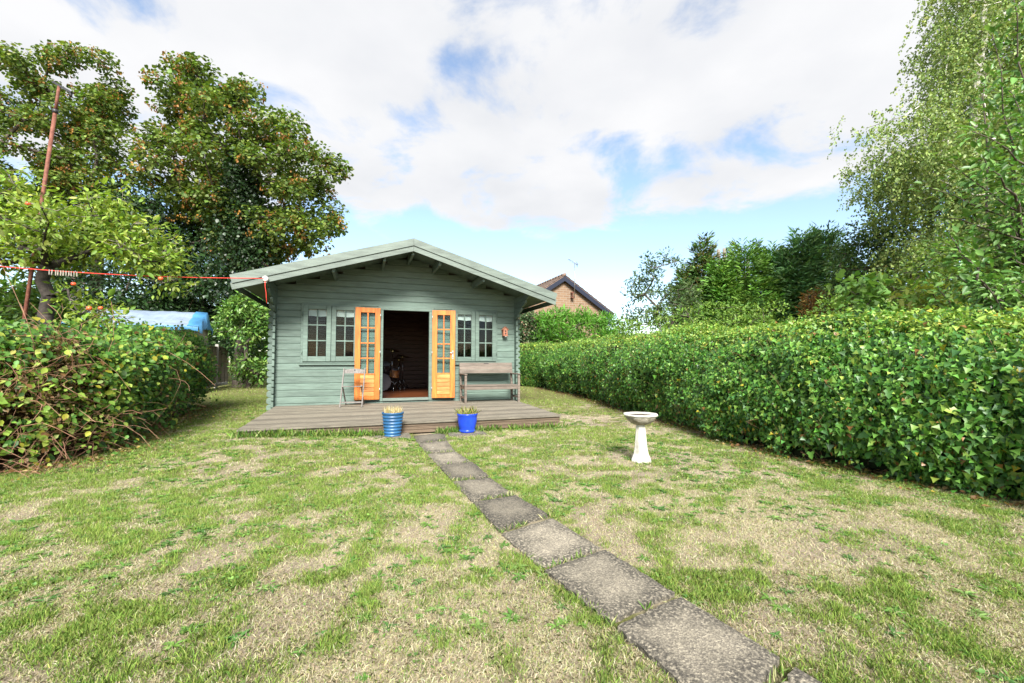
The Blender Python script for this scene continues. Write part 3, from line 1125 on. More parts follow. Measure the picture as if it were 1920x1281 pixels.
for (a, b), hinge in ((WINL, 1), (WINR, 1)):
    zb, zt = Z0 + 7 * CH, Z0 + 16 * CH
    mb = MB()
    framed(mb, a - 0.025, b + 0.025, -0.022, 0.06, zb - 0.0, zt + 0.025, 0.055, 0.055, 0.055)
    win = mb.build('window', M['green'], house)
    MB().box(a - 0.05, b + 0.05, -0.055, 0.02, zb - 0.035, zb - 0.002, 0.006).build('sill', M['green'], win)
    mid = (a + b) / 2
    for c0, c1 in ((a + 0.02, mid - 0.003), (mid + 0.003, b - 0.02)):
        mb = MB()
        framed(mb, c0, c1, -0.052, -0.004, zb + 0.045, zt - 0.015, 0.098, 0.095, 0.115)
        mb.build('casement', M['green'], win)
        glaze(win, c0 + 0.098, c1 - 0.098, zb + 0.16, zt - 0.11, 2, 3, M['green'], -0.028, 0.028)
        # roller blind drawn a little way down behind the glass
        bl = MB()
        n = 10
        zt2, zb2 = zt - 0.06, zt - 0.235 - 0.02 * random.random()
        P = []
        for i in range(n + 1):
            uu = c0 + 0.05 + (c1 - c0 - 0.10) * i / n
            w = 0.004 * math.sin(i * 1.9)
            P += [(uu, 0.030 + w, zb2 + 0.006 * math.sin(i * 0.8)), (uu, 0.030 + w, zt2), (uu, 0.036 + w, zt2), (uu, 0.036 + w, zb2 + 0.006 * math.sin(i * 0.8))]
        F = []
        for i in range(n):
            for q in range(4):
                F.append([i * 4 + q, (i + 1) * 4 + q, (i + 1) * 4 + (q + 1) % 4, i * 4 + (q + 1) % 4])
        bl.poly(P, F).build('blind', M['blind'], win)
    for zz in (zb + 0.25, zt - 0.22):
        for uu in (a + 0.006, b - 0.006):
            MB().tube([(uu, -0.056, zz - 0.04), (uu, -0.056, zz + 0.04)], 0.008, 6).build('hinge', M['green'], win)

# door frame, threshold
mb = MB()
mb.box(DOOR[0] - 0.03, 2.165, -0.026, 0.07, 0.225, 2.345, 0.005)
mb.box(3.225, DOOR[1] + 0.03, -0.026, 0.07, 0.225, 2.345, 0.005)
mb.box(DOOR[0] - 0.03, DOOR[1] + 0.03, -0.028, 0.072, 2.345, Z0 + 16 * CH + 0.03, 0.005)
mb.build('door_frame', M['green'], house)
MB().box(2.165, 3.225, -0.045, 0.075, 0.228, 0.292, 0.006).build('threshold', M['fascia'], house)


def door(hu, sgn, ang):
    """One glazed leaf hung at u = hu, swung right round against the wall."""
    w, t = 0.545, 0.044
    z0, z1 = 0.275, 2.375
    mb = MB()
    u0, u1 = (0, w) if sgn > 0 else (-w, 0)
    ws = 0.118
    mb.box(u0, u0 + ws, -t, 0, z0, z1, 0.005)
    mb.box(u1 - ws, u1, -t, 0, z0, z1, 0.005)
    zg0, zg1 = 0.87, 2.26
    mb.box(u0 + ws - 0.001, u1 - ws + 0.001, -t + 0.001, -0.001, zg1, z1 - 0.001, 0.005)
    mb.box(u0 + ws - 0.001, u1 - ws + 0.001, -t + 0.001, -0.001, z0 + 0.001, z0 + 0.085, 0.005)
    mb.box(u0 + ws - 0.001, u1 - ws + 0.001, -t + 0.001, -0.001, zg0 - 0.03, zg0, 0.004)
    leaf = mb.build('door', M['orange'], house, (hu, -0.052, 0), (0, 0, ang))
    nb = 5
    h = (zg0 - 0.03 - (z0 + 0.085)) / nb
    for i in range(nb):
        MB().box(u0 + ws, u1 - ws, -t + 0.010, -0.012, z0 + 0.085 + i * h + 0.003, z0 + 0.085 + (i + 1) * h - 0.003, 0.006).build('panel_board', M['orange_h'], leaf)
    glaze(leaf, u0 + ws, u1 - ws, zg0, zg1, 2, 4, M['orange'], -t / 2, 0.030)
    for zz in (0.5, 1.35, 2.2):
        MB().tube([(0, -t - 0.004, zz - 0.045), (0, -t - 0.004, zz + 0.045)], 0.009, 6).build('hinge', M['steel'], leaf)
    if sgn > 0:
        uh = u1 - 0.055
        MB().box(uh - 0.018, uh + 0.018, -t - 0.006, -t + 0.002, 1.20, 1.41, 0.002).build('handle_plate', M['steel'], leaf)
        MB().tube([(uh, -t - 0.004, 1.355), (uh, -t - 0.045, 1.355), (uh - 0.03, -t - 0.052, 1.355), (uh - 0.115, -t - 0.05, 1.35)], [0.010, 0.010, 0.010, 0.008], 8).build('handle', M['steel'], leaf)
        MB().tube([(uh, -t - 0.003, 1.24), (uh, -t - 0.014, 1.24)], 0.009, 8).build('keyhole', M['iron'], leaf)
    return leaf


door(DOOR[0] + 0.01, -1, math.radians(3.5))
door(DOOR[1] - 0.01, 1, math.radians(-11))

# ------------------------------------------------------------------ drum kit inside
drum = empty('drum_kit', (*from_uv(2.15, 3.15), 0.263), AZ + 0.25)
tag(drum, 'drum kit with white bass drum standing inside the open doorway', 'drum kit')


def drumshell(r, h, mat, c, tilt=(0, 0, 0), head=None, name='tom'):
    o = MB().lathe([(r, 0), (r * 1.02, 0.01), (r * 1.02, 0.03), (r * 0.985, 0.035), (r * 0.985, h - 0.035), (r * 1.02, h - 0.03), (r * 1.02, h - 0.01), (r, h)], 28).build(name, mat, drum, c, tilt)
    if head:
        MB().lathe([(r * 0.96, h + 0.001), (r * 0.94, h + 0.006), (0.01, h + 0.008)], 28).build('drum_head', head, o)
    for i in range(6):
        a = i * math.pi / 3
        MB().tube([(r * 1.03 * math.cos(a), r * 1.03 * math.sin(a), 0.02), (r * 1.03 * math.cos(a), r * 1.03 * math.sin(a), h - 0.02)], 0.006, 5).build('tension_rod', M['chrome'], o)
    return o


drumshell(0.27, 0.40, M['drum_shell'], (0, -0.1, 0.28), (math.radians(90), 0, 0), M['drum_white'], 'bass_drum')
drumshell(0.14, 0.22, M['drum_wood'], (0.42, -0.25, 0.42), (math.radians(12), 0.1, 0), M['drum_white'])
drumshell(0.15, 0.22, M['drum_shell'], (-0.18, -0.25, 0.62), (math.radians(25), 0.1, 0), M['drum_white'])
drumshell(0.15, 0.20, M['drum_shell'], (0.16, -0.25, 0.63), (math.radians(25), -0.1, 0), M['drum_white'])
drumshell(0.20, 0.38, M['drum_shell'], (-0.55, 0.15, 0.12), (0, 0, 0), M['drum_white'], 'floor_tom')
for x, y, h, r in ((0.62, -0.1, 0.95, 0.18), (0.30, -0.45, 1.22, 0.24), (-0.32, -0.35, 1.28, 0.25), (0.85, 0.2, 1.05, 0.22)):
    st = MB().tube([(x, y, 0.25), (x, y, h + 0.05)], 0.011, 6)
    st.build('cymbal_stand', M['chrome'], drum)
    for a in (0.4, 2.5, 4.6):
        MB().tube([(x, y, 0.32), (x + 0.26 * math.cos(a), y + 0.26 * math.sin(a), 0.005)], 0.009, 6).build('stand_leg', M['chrome'], drum)
    MB().lathe([(r, 0.0), (r * 0.6, 0.008), (0.045, 0.015), (0.03, 0.028), (0.008, 0.03)], 28).build('cymbal', M['brass'], drum, (x, y, h), (0.22, 0.12, 0))

# ------------------------------------------------------------------ deck
deck = empty('timber_deck', (OX, OY, 0), AZ)
tag(deck, 'low weathered timber deck in front of the green summer house', 'deck')
DT = 0.20
NV = 25
dv = (3.48 - 0.0) / NV
for i in range(NV):
    v0, v1 = -3.48 + i * dv, -3.48 + (i + 1) * dv - 0.010
    f0, f1 = (3.48 + v0) / 3.48, (3.48 + v1) / 3.48
    ul = lambda f: 0.09 - 0.10 * f + 0.0
    ur = lambda f: 5.04 + 0.25 * f
    ju, jz = random.uniform(-0.006, 0.006), random.uniform(-0.002, 0.002)
    z = DT + jz
    vm = (v0 + v1) / 2
    prof = lambda l: [((ul if l else ur)((3.48 + v) / 3.48) + ju, v, zz) for v, zz in ((v0, z - 0.026), (v0, z - 0.004), (v0 + 0.004, z), (v1 - 0.004, z), (v1, z - 0.004), (v1, z - 0.026))]
    if v1 > -0.02:
        continue
    loft([prof(True), prof(False)]).build('deck_plank', M['deck'], deck)
for z0, z1, vv in ((0.125, 0.171, -3.452), (0.075, 0.121, -3.450), (0.024, 0.071, -3.453)):
    MB().box(0.10, 5.03, vv, vv + 0.026, z0, z1, 0.004).build('front_board', M['deck_edge'], deck)
for l in (True, False):
    for z0, z1 in ((0.10, 0.171), (0.024, 0.096)):
        a = (0.105, 5.015)[0 if l else 1]
        b = (0.01, 5.26)[0 if l else 1]
        mb = MB().bar((a, -3.42, (z0 + z1) / 2), (b, -0.16, (z0 + z1) / 2), 0.026, z1 - z0)
        mb.build('side_board', M['deck_edge'], deck)

# ------------------------------------------------------------------ folding chair
chair = empty('folding_chair', (*from_uv(1.55, -0.62), DT), AZ + math.radians(-8))
tag(chair, 'bleached grey wooden folding chair standing by the left door', 'chair')
for s in (-1, 1):
    x = s * 0.215
    MB().bar((x, -0.30, 0.0), (x, 0.10, 0.80), 0.022, 0.036, (0, 1, 0)).build('back_leg', M['greywood'], chair)
    x2 = s * 0.185
    MB().bar((x2, 0.22, 0.0), (x2, -0.22, 0.44), 0.020, 0.034, (0, 1, 0)).build('cross_leg', M['greywood'], chair)
MB().bar((-0.20, -0.235, 0.10), (0.20, -0.235, 0.10), 0.016, 0.028).build('stretcher', M['greywood'], chair)
MB().bar((-0.17, 0.165, 0.06), (0.17, 0.165, 0.06), 0.016, 0.028).build('stretcher', M['greywood'], chair)
for i in range(6):
    y = -0.25 + i * 0.062
    MB().box(-0.205, 0.205, y, y + 0.052, 0.418 - i * 0.004, 0.434 - i * 0.004, 0.003).build('seat_slat', M['greywood'], chair)
secs = []
for i in range(9):
    f = i / 8
    x, y = -0.205 + 0.41 * f, 0.062 + 0.035 * math.sin(math.pi * f)
    t = 0.10 * (0.75 + 0.25 * math.sin(math.pi * f))
    secs.append([(x, y, 0.69), (x, y + 0.014, 0.69), (x, y + 0.05, 0.69 + t), (x, y + 0.036, 0.69 + t)])
br_ = loft(secs).build('backrest', M['greywood'], chair)
MB().tube([(0.0, 0.10, 0.762), (0.0, 0.112, 0.762)], 0.011, 8).build('grip_hole', M['iron'], br_)

# ------------------------------------------------------------------ bench
bench = empty('garden_bench', (*from_uv(4.565, -0.62), DT), AZ + math.radians(-1))
tag(bench, 'two seat weathered hardwood bench with arms under the right window', 'bench')
for s in (-1, 1):
    x = s * 0.635
    MB().bar((x, -0.27, 0), (x, -0.27, 0.64), 0.05, 0.05, (0, 1, 0)).build('front_leg', M['teak'], bench)
    MB().bar((x, 0.24, 0), (x, 0.27, 0.45), 0.048, 0.05, (0, 1, 0)).build('rear_leg', M['teak'], bench)
    MB().bar((x, 0.265, 0.44), (x, 0.36, 0.90), 0.046, 0.045, (0, 1, 0)).build('back_post', M['teak'], bench)
    MB().box(x - 0.035, x + 0.035, -0.32, 0.31, 0.64, 0.665, 0.005).build('arm', M['teak'], bench)
    MB().bar((x, -0.25, 0.115), (x, 0.23, 0.115), 0.03, 0.045).build('side_rail', M['teak'], bench)
    MB().bar((x, -0.25, 0.335), (x, 0.24, 0.335), 0.034, 0.055).build('side_rail', M['teak'], bench)
MB().box(-0.61, 0.61, -0.285, -0.26, 0.30, 0.375, 0.004).build('front_rail', M['teak'], bench)
for i in range(6):
    y = -0.30 + i * 0.088
    MB().box(-0.66, 0.66, y, y + 0.078, 0.378, 0.398, 0.004).build('seat_slat', M['teak'], bench)
for i, (za, zb) in enumerate(((0.665, 0.745), (0.75, 0.83), (0.835, 0.915))):
    f = lambda z: 0.27 + (z - 0.44) * 0.207 - 0.045
    P = [(f(za), za), (f(za) + 0.022, za), (f(zb) + 0.022, zb), (f(zb), zb)]
    sl = loft([[(x, y, z) for y, z in P] for x in (-0.66, 0.66)]).build('back_slat', M['teak'], bench)
    if i == 2:
        MB().box(-0.06, 0.06, f(0.89) - 0.004, f(0.89) + 0.004, 0.884, 0.900).build('plaque', M['iron'], sl)

# ------------------------------------------------------------------ bird house on the wall
bh = empty('bird_house', (*from_uv(5.13, -0.0), 1.80), AZ)
tag(bh, 'small faded red wooden bird house on the green wall by the right corner', 'bird house')
b_body = MB().box(-0.055, 0.055, -0.115, -0.003, 0.0, 0.155, 0.003)
b_body.poly([(-0.055, -0.113, 0.155), (0.055, -0.113, 0.155), (0, -0.113, 0.215), (-0.055, -0.005, 0.155), (0.055, -0.005, 0.155), (0, -0.005, 0.215)],
            [[0, 1, 2], [5, 4, 3], [0, 2, 5, 3], [1, 4, 5, 2], [0, 3, 4, 1]])
b_body.build('body', M['bird'], bh)
for s in (-1, 1):
    MB().bar((0, -0.065, 0.226), (s * 0.078, -0.065, 0.142), 0.14, 0.009, (0, 0, 1)).build('roof', M['bird'], bh)
for zz in (0.05, 0.115):
    MB().tube([(0, -0.113, zz), (0, -0.120, zz)], 0.019, 12).build('entrance_hole', M['iron'], bh)
MB().box(-0.062, 0.062, -0.15, -0.004, -0.014, -0.001, 0.002).build('ledge', M['bird'], bh)
MB().box(-0.02, 0.02, -0.135, -0.10, -0.032, -0.015, 0.002).build('seed_tray', M['white_plastic'], bh)
MB().tube([(-0.05, -0.06, 0.115), (-0.10, -0.075, 0.115)], 0.004, 5).build('perch', M['bird'], bh)

# ------------------------------------------------------------------ plant pots
def pot(name, label, loc, prof, mat, soil_z, soil_r, rz=0):
    z = float(gz(np.array(loc[0]), np.array(loc[1]))) + 0.023
    p = tag(empty(name, (loc[0], loc[1], z), rz), label, 'plant pot')
    MB().lathe(prof, 40).build('pot', mat, p)
    MB().lathe([(soil_r, soil_z - 0.02), (soil_r, soil_z), (soil_r * 0.5, soil_z + 0.012), (0.005, soil_z + 0.014)], 24).build('soil', M['soil'], p)
    return p, z


p1 = gpt(736, 821)
rib = [(0.118, 0.0), (0.122, 0.004)]
for i in range(56):
    f = i / 55
    z = 0.006 + 0.325 * f
    r = 0.120 + 0.034 * f + 0.0052 * math.cos(f * 7 * 2 * math.pi)
    rib.append((r, z))
rib += [(0.161, 0.335), (0.163, 0.347), (0.156, 0.352), (0.146, 0.348), (0.140, 0.30), (0.135, 0.29)]
pot1, z1p = pot('plant_pot', 'ribbed teal blue pot of dry grass left of the path', p1, rib, M['pot_teal'], 0.305, 0.142)
p2 = gpt(876, 813.5)
prof2 = [(0.10, 0.0), (0.125, 0.006), (0.131, 0.035), (0.127, 0.038), (0.120, 0.036), (0.121, 0.05), (0.136, 0.10), (0.148, 0.16), (0.155, 0.22), (0.158, 0.262), (0.164, 0.27), (0.166, 0.29), (0.160, 0.296),
         (0.150, 0.292), (0.146, 0.25), (0.142, 0.24)]
pot2, z2p = pot('plant_pot', 'smooth cobalt blue pot with saucer right of the path', p2, prof2, M['pot_blue'], 0.255, 0.147)
L = Leaves()
n = 260
a = RNG.random(n) * 6.28
r = np.sqrt(RNG.random(n)) * 0.12
P = np.stack([r * np.cos(a), r * np.sin(a), np.full(n, 0.305)], 1)
D = unit(np.stack([np.cos(a) * 0.28 * r / 0.12, np.sin(a) * 0.28 * r / 0.12, np.ones(n)], 1) + RNG.normal(0, 0.14, (n, 3)))
ln = RNG.uniform(0.05, 0.17, n)
L.add(P, D, rdir(n), ln, 0.006, palette(n, [(0.55, 0.42, 0.22), (0.62, 0.52, 0.34), (0.40, 0.28, 0.14)]), 'lance', 0.1, 0.1)
L.build('dry_stems', M['grass'], pot1, 'stuff')
L = Leaves()
n = 150
a = RNG.random(n) * 6.28
r = np.sqrt(RNG.random(n)) * 0.13
P = np.stack([r * np.cos(a), r * np.sin(a), np.full(n, 0.255)], 1)
D = unit(np.stack([np.cos(a) * 0.7 * r / 0.13 - 0.1, np.sin(a) * 0.5 * r / 0.13, np.ones(n)], 1) + RNG.normal(0, 0.25, (n, 3)))
ln = RNG.uniform(0.05, 0.17, n)
L.add(P, D, rdir(n), ln, 0.007, palette(n, [(0.22, 0.27, 0.07), (0.48, 0.40, 0.2), (0.30, 0.26, 0.1)]), 'lance', 0.1, 0.5)
L.build('straggly_stems', M['grass'], pot2, 'stuff')

# ------------------------------------------------------------------ bird bath
bp = gpt(1202, 866)
bath = empty('bird_bath', (bp[0], bp[1], gz(bp[0], bp[1]) - 0.005), 0.18)
tag(bath, 'white stone bird bath on an octagonal flared pedestal, standing on the lawn', 'bird bath')
MB().lathe([(0.116, 0.0), (0.117, 0.015), (0.110, 0.040), (0.088, 0.09), (0.076, 0.15), (0.066, 0.26), (0.056, 0.36), (0.050, 0.425)], 8, smooth=False).build('pedestal', M['stone'], bath)
sc8 = lambda t: 1 + 0.028 * math.cos(8 * t)
MB().lathe([(0.056, 0.420), (0.075, 0.424), (0.112, 0.440), (0.145, 0.468), (0.168, 0.500), (0.178, 0.520)], 32, smooth=True, shape=sc8).build('bowl', M['stone_dirty_shaded'], bath)
MB().lathe([(0.177, 0.5195), (0.191, 0.526), (0.194, 0.538), (0.189, 0.546), (0.165, 0.545), (0.146, 0.530), (0.130, 0.512)], 32, smooth=True, shape=sc8, cap=False).build('rim', M['stone'], bath)
MB().lathe([(0.152, 0.5285), (0.10, 0.526), (0.005, 0.524)], 28).build('silt', M['silt'], bath)

# ------------------------------------------------------------------ clothes line, pole, pulley, pegs
def wall_pt(px, py, v):
    r = ray(px, py)
    nrm = np.array([-SA, CA, 0])
    o = np.array([OX, OY, 0]) + nrm * v
    c = np.array([0, 0, CAM_H])
    return c + r * (((o - c) @ nrm) / (r @ nrm))


pul = wall_pt(497.5, 523, -1.16)
reel = empty('clothes_line_reel', pul, AZ)
tag(reel, 'round white plastic clothes line reel screwed to the left fascia board', 'line reel')
o = MB().lathe([(0.046, 0), (0.054, 0.006), (0.056, 0.02), (0.054, 0.048), (0.042, 0.062), (0.02, 0.068)], 24).build('housing', M['white_plastic'], reel, (0, 0.028, 0), (math.radians(90), 0, 0))
MB().box(-0.022, 0.022, -0.002, 0.028, -0.075, -0.03, 0.004).build('bracket', M['white_plastic'], reel)
MB().tube([(0.0, -0.02, -0.05), (0.004, -0.02, -0.16), (0.022, -0.02, -0.26), (0.028, -0.02, -0.36), (0.040, -0.02, -0.47)], 0.006, 6).build('hanging_cord', M['cord'], reel)

q0 = wpt(0, 489, 5.9)
far = pul + (q0 - pul) * 1.45
pts = []
for i in range(41):
    f = i / 40
    p = pul + (far - pul) * f
    p = p + np.array([0, 0, -0.10 * math.sin(math.pi * f)]) + np.array([0, -0.035 * (1 - f), 0.0])
    pts.append(p)
line_root = pts[-1]
cl = MB().tube(pts, 0.0075, 6).build('clothes_line', M['cord'])
tag(cl, 'taut red clothes line strung from the summer house roof to the left', 'clothes line')


def line_at_px(px):
    best = min(np.linspace(0, 1, 800), key=lambda f: abs(960 + FPX * np.interp(f, np.linspace(0, 1, 41), [p[0] for p in pts]) /
                                                        np.interp(f, np.linspace(0, 1, 41), [p[1] * math.cos(PITCH) + (p[2] - CAM_H) * math.sin(PITCH) for p in pts]) - px))
    return np.array([np.interp(best, np.linspace(0, 1, 41), [p[k] for p in pts]) for k in range(3)])


ldir = unit(far - pul)
lang = math.atan2(ldir[1], ldir[0])


def peg(px, label, group, tilt):
    p = line_at_px(px)
    e = empty('clothes_peg', p, lang + RNG.normal(0, 0.12))
    tag(e, label, 'clothes peg', group)
    for s in (-1, 1):
        o = MB().poly([(-0.006, s * 0.0005, 0.012), (0.006, s * 0.0005, 0.012), (0.006, s * 0.009, 0.010), (-0.006, s * 0.009, 0.010),
                       (-0.006, s * 0.006, -0.066), (0.006, s * 0.006, -0.066), (0.006, s * 0.016, -0.066), (-0.006, s * 0.016, -0.066)],
                      [[0, 1, 2, 3], [7, 6, 5, 4], [0, 4, 5, 1], [1, 5, 6, 2], [2, 6, 7, 3], [3, 7, 4, 0]])
        o.build('jaw', M['peg'], e, None, (tilt, 0, 0))
    MB().tube([(-0.008, 0, -0.022), (0.008, 0, -0.022)], 0.007, 6).build('spring', M['steel'], e)


ORD = 'first second third fourth fifth sixth seventh eighth ninth tenth eleventh'.split()
for i, px in enumerate((92, 98, 104, 109, 114, 119, 124, 129, 134, 139, 144)):
    peg(px, ORD[i] + ' wooden clothes peg from the rusty pole in the long row of pegs', 'pegs bunched on the line by the pole', RNG.normal(0, 0.15))
for i, px in enumerate((315, 320, 325)):
    peg(px, ('left', 'middle', 'right')[i] + ' wooden clothes peg of the small bunch midway along the red line', 'pegs midway along the line', RNG.normal(0, 0.1))

pb, pt_ = wpt(38, 650, 6.95), wpt(111, 160, 6.95)
pdir = unit(pt_ - pb)
foot = pb + pdir * ((0.02 - pb[2]) / pdir[2])
pole = empty('clothes_pole', foot)
tag(pole, 'tall leaning rusty steel clothes pole rising behind the bramble', 'pole')
ln = np.linalg.norm(pt_ - foot)
MB().tube([pdir * 0.0, pdir * (ln * 0.6), pdir * (ln - 0.42)], 0.026, 12).build('tube', M['rust'], pole)
MB().tube([pdir * (ln - 0.46), pdir * (ln - 0.02)], 0.021, 12).build('upper_tube', M['rust'], pole)
MB().tube([pdir * (ln - 0.48), pdir * (ln - 0.42)], 0.038, 12).build('collar', M['iron'], pole)
cb = pdir * (ln - 0.02)
MB().bar(cb + np.array([-0.10, 0, 0.075]), cb + np.array([0.20, 0.02, -0.10]), 0.04, 0.035).build('crossbar', M['iron'], pole)
MB().tube([cb + np.array([0.17, 0.02, -0.08]), cb + np.array([0.19, 0.02, -0.17])], 0.02, 8).build('line_hook', M['iron'], pole)

# ------------------------------------------------------------------ neighbours' buildings
# brick house behind the hedge, parallel to the summer house
ap = wpt(1059, 515, 28.0)
HWd, HDrop = 3.75, 2.45
nb_house = empty('brick_house', (ap[0], ap[1], 0), AZ)
tag(nb_house, 'buff brick house gable with brown tiled roof beyond the hedge', 'house')
za = ap[2]
P = [(-3.3, 0), (3.3, 0), (3.3, za - 0.25 - HDrop * 3.3 / HWd), (0, za - 0.25), (-3.3, za - 0.25 - HDrop * 3.3 / HWd)]
loft([[(u, 0.25, z) for u, z in P], [(u, 9.0, z) for u, z in P]]).build('wall', M['brick'], nb_house)
for s in (-1, 1):
    P = [(0, za - 0.14), (s * HWd, za - 0.14 - HDrop), (s * HWd, za - HDrop - 0.04), (0, za - 0.04)]
    rf = loft([[(u, 0.02, z) for u, z in P], [(u, 9.3, z) for u, z in P]]).build('roof', M['tile'], nb_house)
    # tile courses along the slope
    for i in range(11):
        f0, f1 = i / 11, (i + 1.12) / 11
        P = [(s * HWd * f0, za - 0.04 - HDrop * f0 + 0.015), (s * HWd * f1, za - 0.04 - HDrop * f1 + 0.045), (s * HWd * f1, za - 0.04 - HDrop * f1 + 0.075), (s * HWd * f0, za - 0.04 - HDrop * f0 + 0.03)]
        loft([[(u, -0.03, z) for u, z in P], [(u, 9.3, z) for u, z in P]]).build('tile_course', M['tile'], rf)
    P = [(0, za - 0.42), (s * HWd * 0.985, za - 0.42 - HDrop * 0.985), (s * HWd * 0.985, za - 0.10 - HDrop * 0.985), (0, za - 0.10)]
    loft([[(u, -0.03, z) for u, z in P], [(u, 0.012, z) for u, z in P]]).build('barge_board', M['navy'], nb_house)
for i in range(20):
    MB().lathe([(0.11, 0), (0.12, 0.44)], 10).build('ridge_tile', M['tile'], nb_house, (0, -0.04 + i * 0.45, za + 0.0), (math.radians(-90), 0, 0))
aer = empty('television_aerial', (*((np.array([ap[0], ap[1]]) + 0.68 * np.array([CA, SA]) + 0.06 * np.array([SA, -CA]))), za - 1.25), AZ)
tag(aer, 'thin television aerial on a mast fixed to the brick gable', 'aerial')
MB().tube([(0, 0, -0.3), (0.02, 0, 2.05)], 0.022, 8).build('mast', M['steel'], aer)
MB().box(-0.16, 0.02, 0.0, 0.28, -0.28, -0.22, 0.01).box(-0.16, 0.02, 0.0, 0.28, 0.05, 0.11, 0.01).box(-0.18, -0.14, 0.0, 0.05, -0.3, 0.16, 0.01).build('bracket', M['rust'], aer)
MB().bar((-0.42, 0, 2.28), (0.28, 0.1, 1.98), 0.03, 0.03).build('boom', M['steel'], aer)
for i in range(9):
    f = i / 8
    c = np.array([-0.42, 0, 2.28]) + f * np.array([0.7, 0.1, -0.3])
    MB().tube([c - np.array([0.02, 0.17, 0]), c + np.array([0.02, 0.17, 0])], 0.010, 5).build('element', M['steel'], aer)
MB().bar((0.16, -0.12, 1.88), (0.30, 0.25, 2.12), 0.02, 0.26).build('reflector', M['steel'], aer)

# shed with blue tarpaulin
sh = wpt(300, 600, 14.0)
shed = empty('garden_shed', (sh[0], sh[1], 0.0), AZ + math.radians(6))
tag(shed, 'old grey board shed with a blue tarpaulin over its roof', 'shed')
for i in range(15):
    z = 0.05 + i * 0.145
    MB().box(-1.75, 1.15, -0.9, -0.87, z, z + 0.155, 0.004).build('wall_board', M['shedwood'], shed)
    MB().box(1.125, 1.155, -0.865, 0.9, z, z + 0.155, 0.004).build('wall_board', M['shedwood'], shed)
MB().box(-1.74, 1.12, -0.865, 0.9, 0.0, 2.2).build('frame', M['shedwood'], shed)
zr, ze = 2.80, 2.26
grid = []
nu, nv_ = 30, 14


def tarp_pt(u, v):
    z = zr - (zr - ze) * abs(v) / 1.05
    w = 0.008 * math.sin(u * 7 + v * 3) + 0.005 * math.sin(u * 17 + 1.3) + 0.005 * math.sin(v * 13 + u * 2)
    return (u, v, z + w)


PP = [tarp_pt(-1.95 + 3.2 * i / nu, -1.05 + 2.1 * j / nv_) for j in range(nv_ + 1) for i in range(nu + 1)]
FF = [[j * (nu + 1) + i, j * (nu + 1) + i + 1, (j + 1) * (nu + 1) + i + 1, (j + 1) * (nu + 1) + i] for j in range(nv_) for i in range(nu)]
ro = MB().poly(PP, FF, True).build('roof_sheet', M['tarp_pale'], shed)
PP, FF = [], []
for j in range(nv_ + 1):
    v = -1.08 + 2.16 * j / nv_
    ztop = zr - (zr - ze) * abs(v) / 1.05 + 0.012
    drop = 0.20 + 0.28 * (1 - abs(v) / 1.1) + 0.05 * math.sin(j * 1.7)
    PP += [(0.95 + 0.02 * math.sin(j * 2.1), v, ztop + 0.02), (1.27 + 0.02 * math.sin(j), v, ztop), (1.29 + 0.05 * math.sin(j * 1.3), v * 0.98, ztop - drop)]
for j in range(nv_):
    for q in range(2):
        FF.append([j * 3 + q, j * 3 + q + 1, (j + 1) * 3 + q + 1, (j + 1) * 3 + q])
MB().poly(PP, FF, True).build('tarpaulin_end', M['tarp'], shed)
PP, FF = [], []
for i in range(nu + 1):
    u = -1.97 + 3.22 * i / nu
    PP += [(u, -1.06, ze + 0.02), (u, -1.09, ze - 0.10 - 0.03 * math.sin(i * 1.1)), (u, -1.07, ze - 0.13 - 0.03 * math.sin(i * 1.1))]
for i in range(nu):
    for q in range(2):
        FF.append([i * 3 + q, (i + 1) * 3 + q, (i + 1) * 3 + q + 1, i * 3 + q + 1])
MB().poly(PP, FF, True).build('tarpaulin_hem', M['tarp'], shed)

# larch-lap fence panels along the left boundary
f0 = np.array([-12.05, 16.6])
fd = unit(np.array([-0.36, 0.93]))
for pnl, lab in ((0, 'grey overlapping slat fence panel nearest the bramble end'), (1, 'grey overlapping slat fence panel half hidden by the round shrub')):
    a0 = f0 + fd * (pnl * 1.98)
    fe = empty('fence_panel', (a0[0], a0[1], 0.06), math.atan2(fd[1], fd[0]))
    tag(fe, lab, 'fence')
    me_s = MB().poly([(0.05, -0.022, 0), (1.88, -0.022, 0), (1.88, -0.006, 0.15), (0.05, -0.006, 0.15), (0.05, -0.010, 0), (1.88, -0.010, 0), (1.88, 0.002, 0.15), (0.05, 0.002, 0.15)],
                     [[0, 1, 2, 3], [7, 6, 5, 4], [0, 4, 5, 1], [1, 5, 6, 2], [2, 6, 7, 3], [3, 7, 4, 0]]).mesh('slat')
    for i in range(13):
        link('slat', me_s, M['fencewood'], fe, (0, RNG.normal(0, 0.003), 0.14 + i * 0.118))
    for x in (0.07, 0.65, 1.27, 1.86):
        MB().box(x - 0.02, x + 0.02, -0.045, -0.024, 0.12, 1.70, 0.003).build('batten', M['fencewood'], fe)
    MB().box(0.03, 1.90, -0.05, 0.03, 1.69, 1.725, 0.004).build('capping', M['fencewood'], fe)
    MB().box(0.03, 1.90, -0.03, 0.02, 0.0, 0.13, 0.004).build('gravel_board', M['concrete'], fe)
    MB().box(-0.06, 0.03, -0.07, 0.05, -0.2, 1.82, 0.008).build('post', M['concrete'], fe)

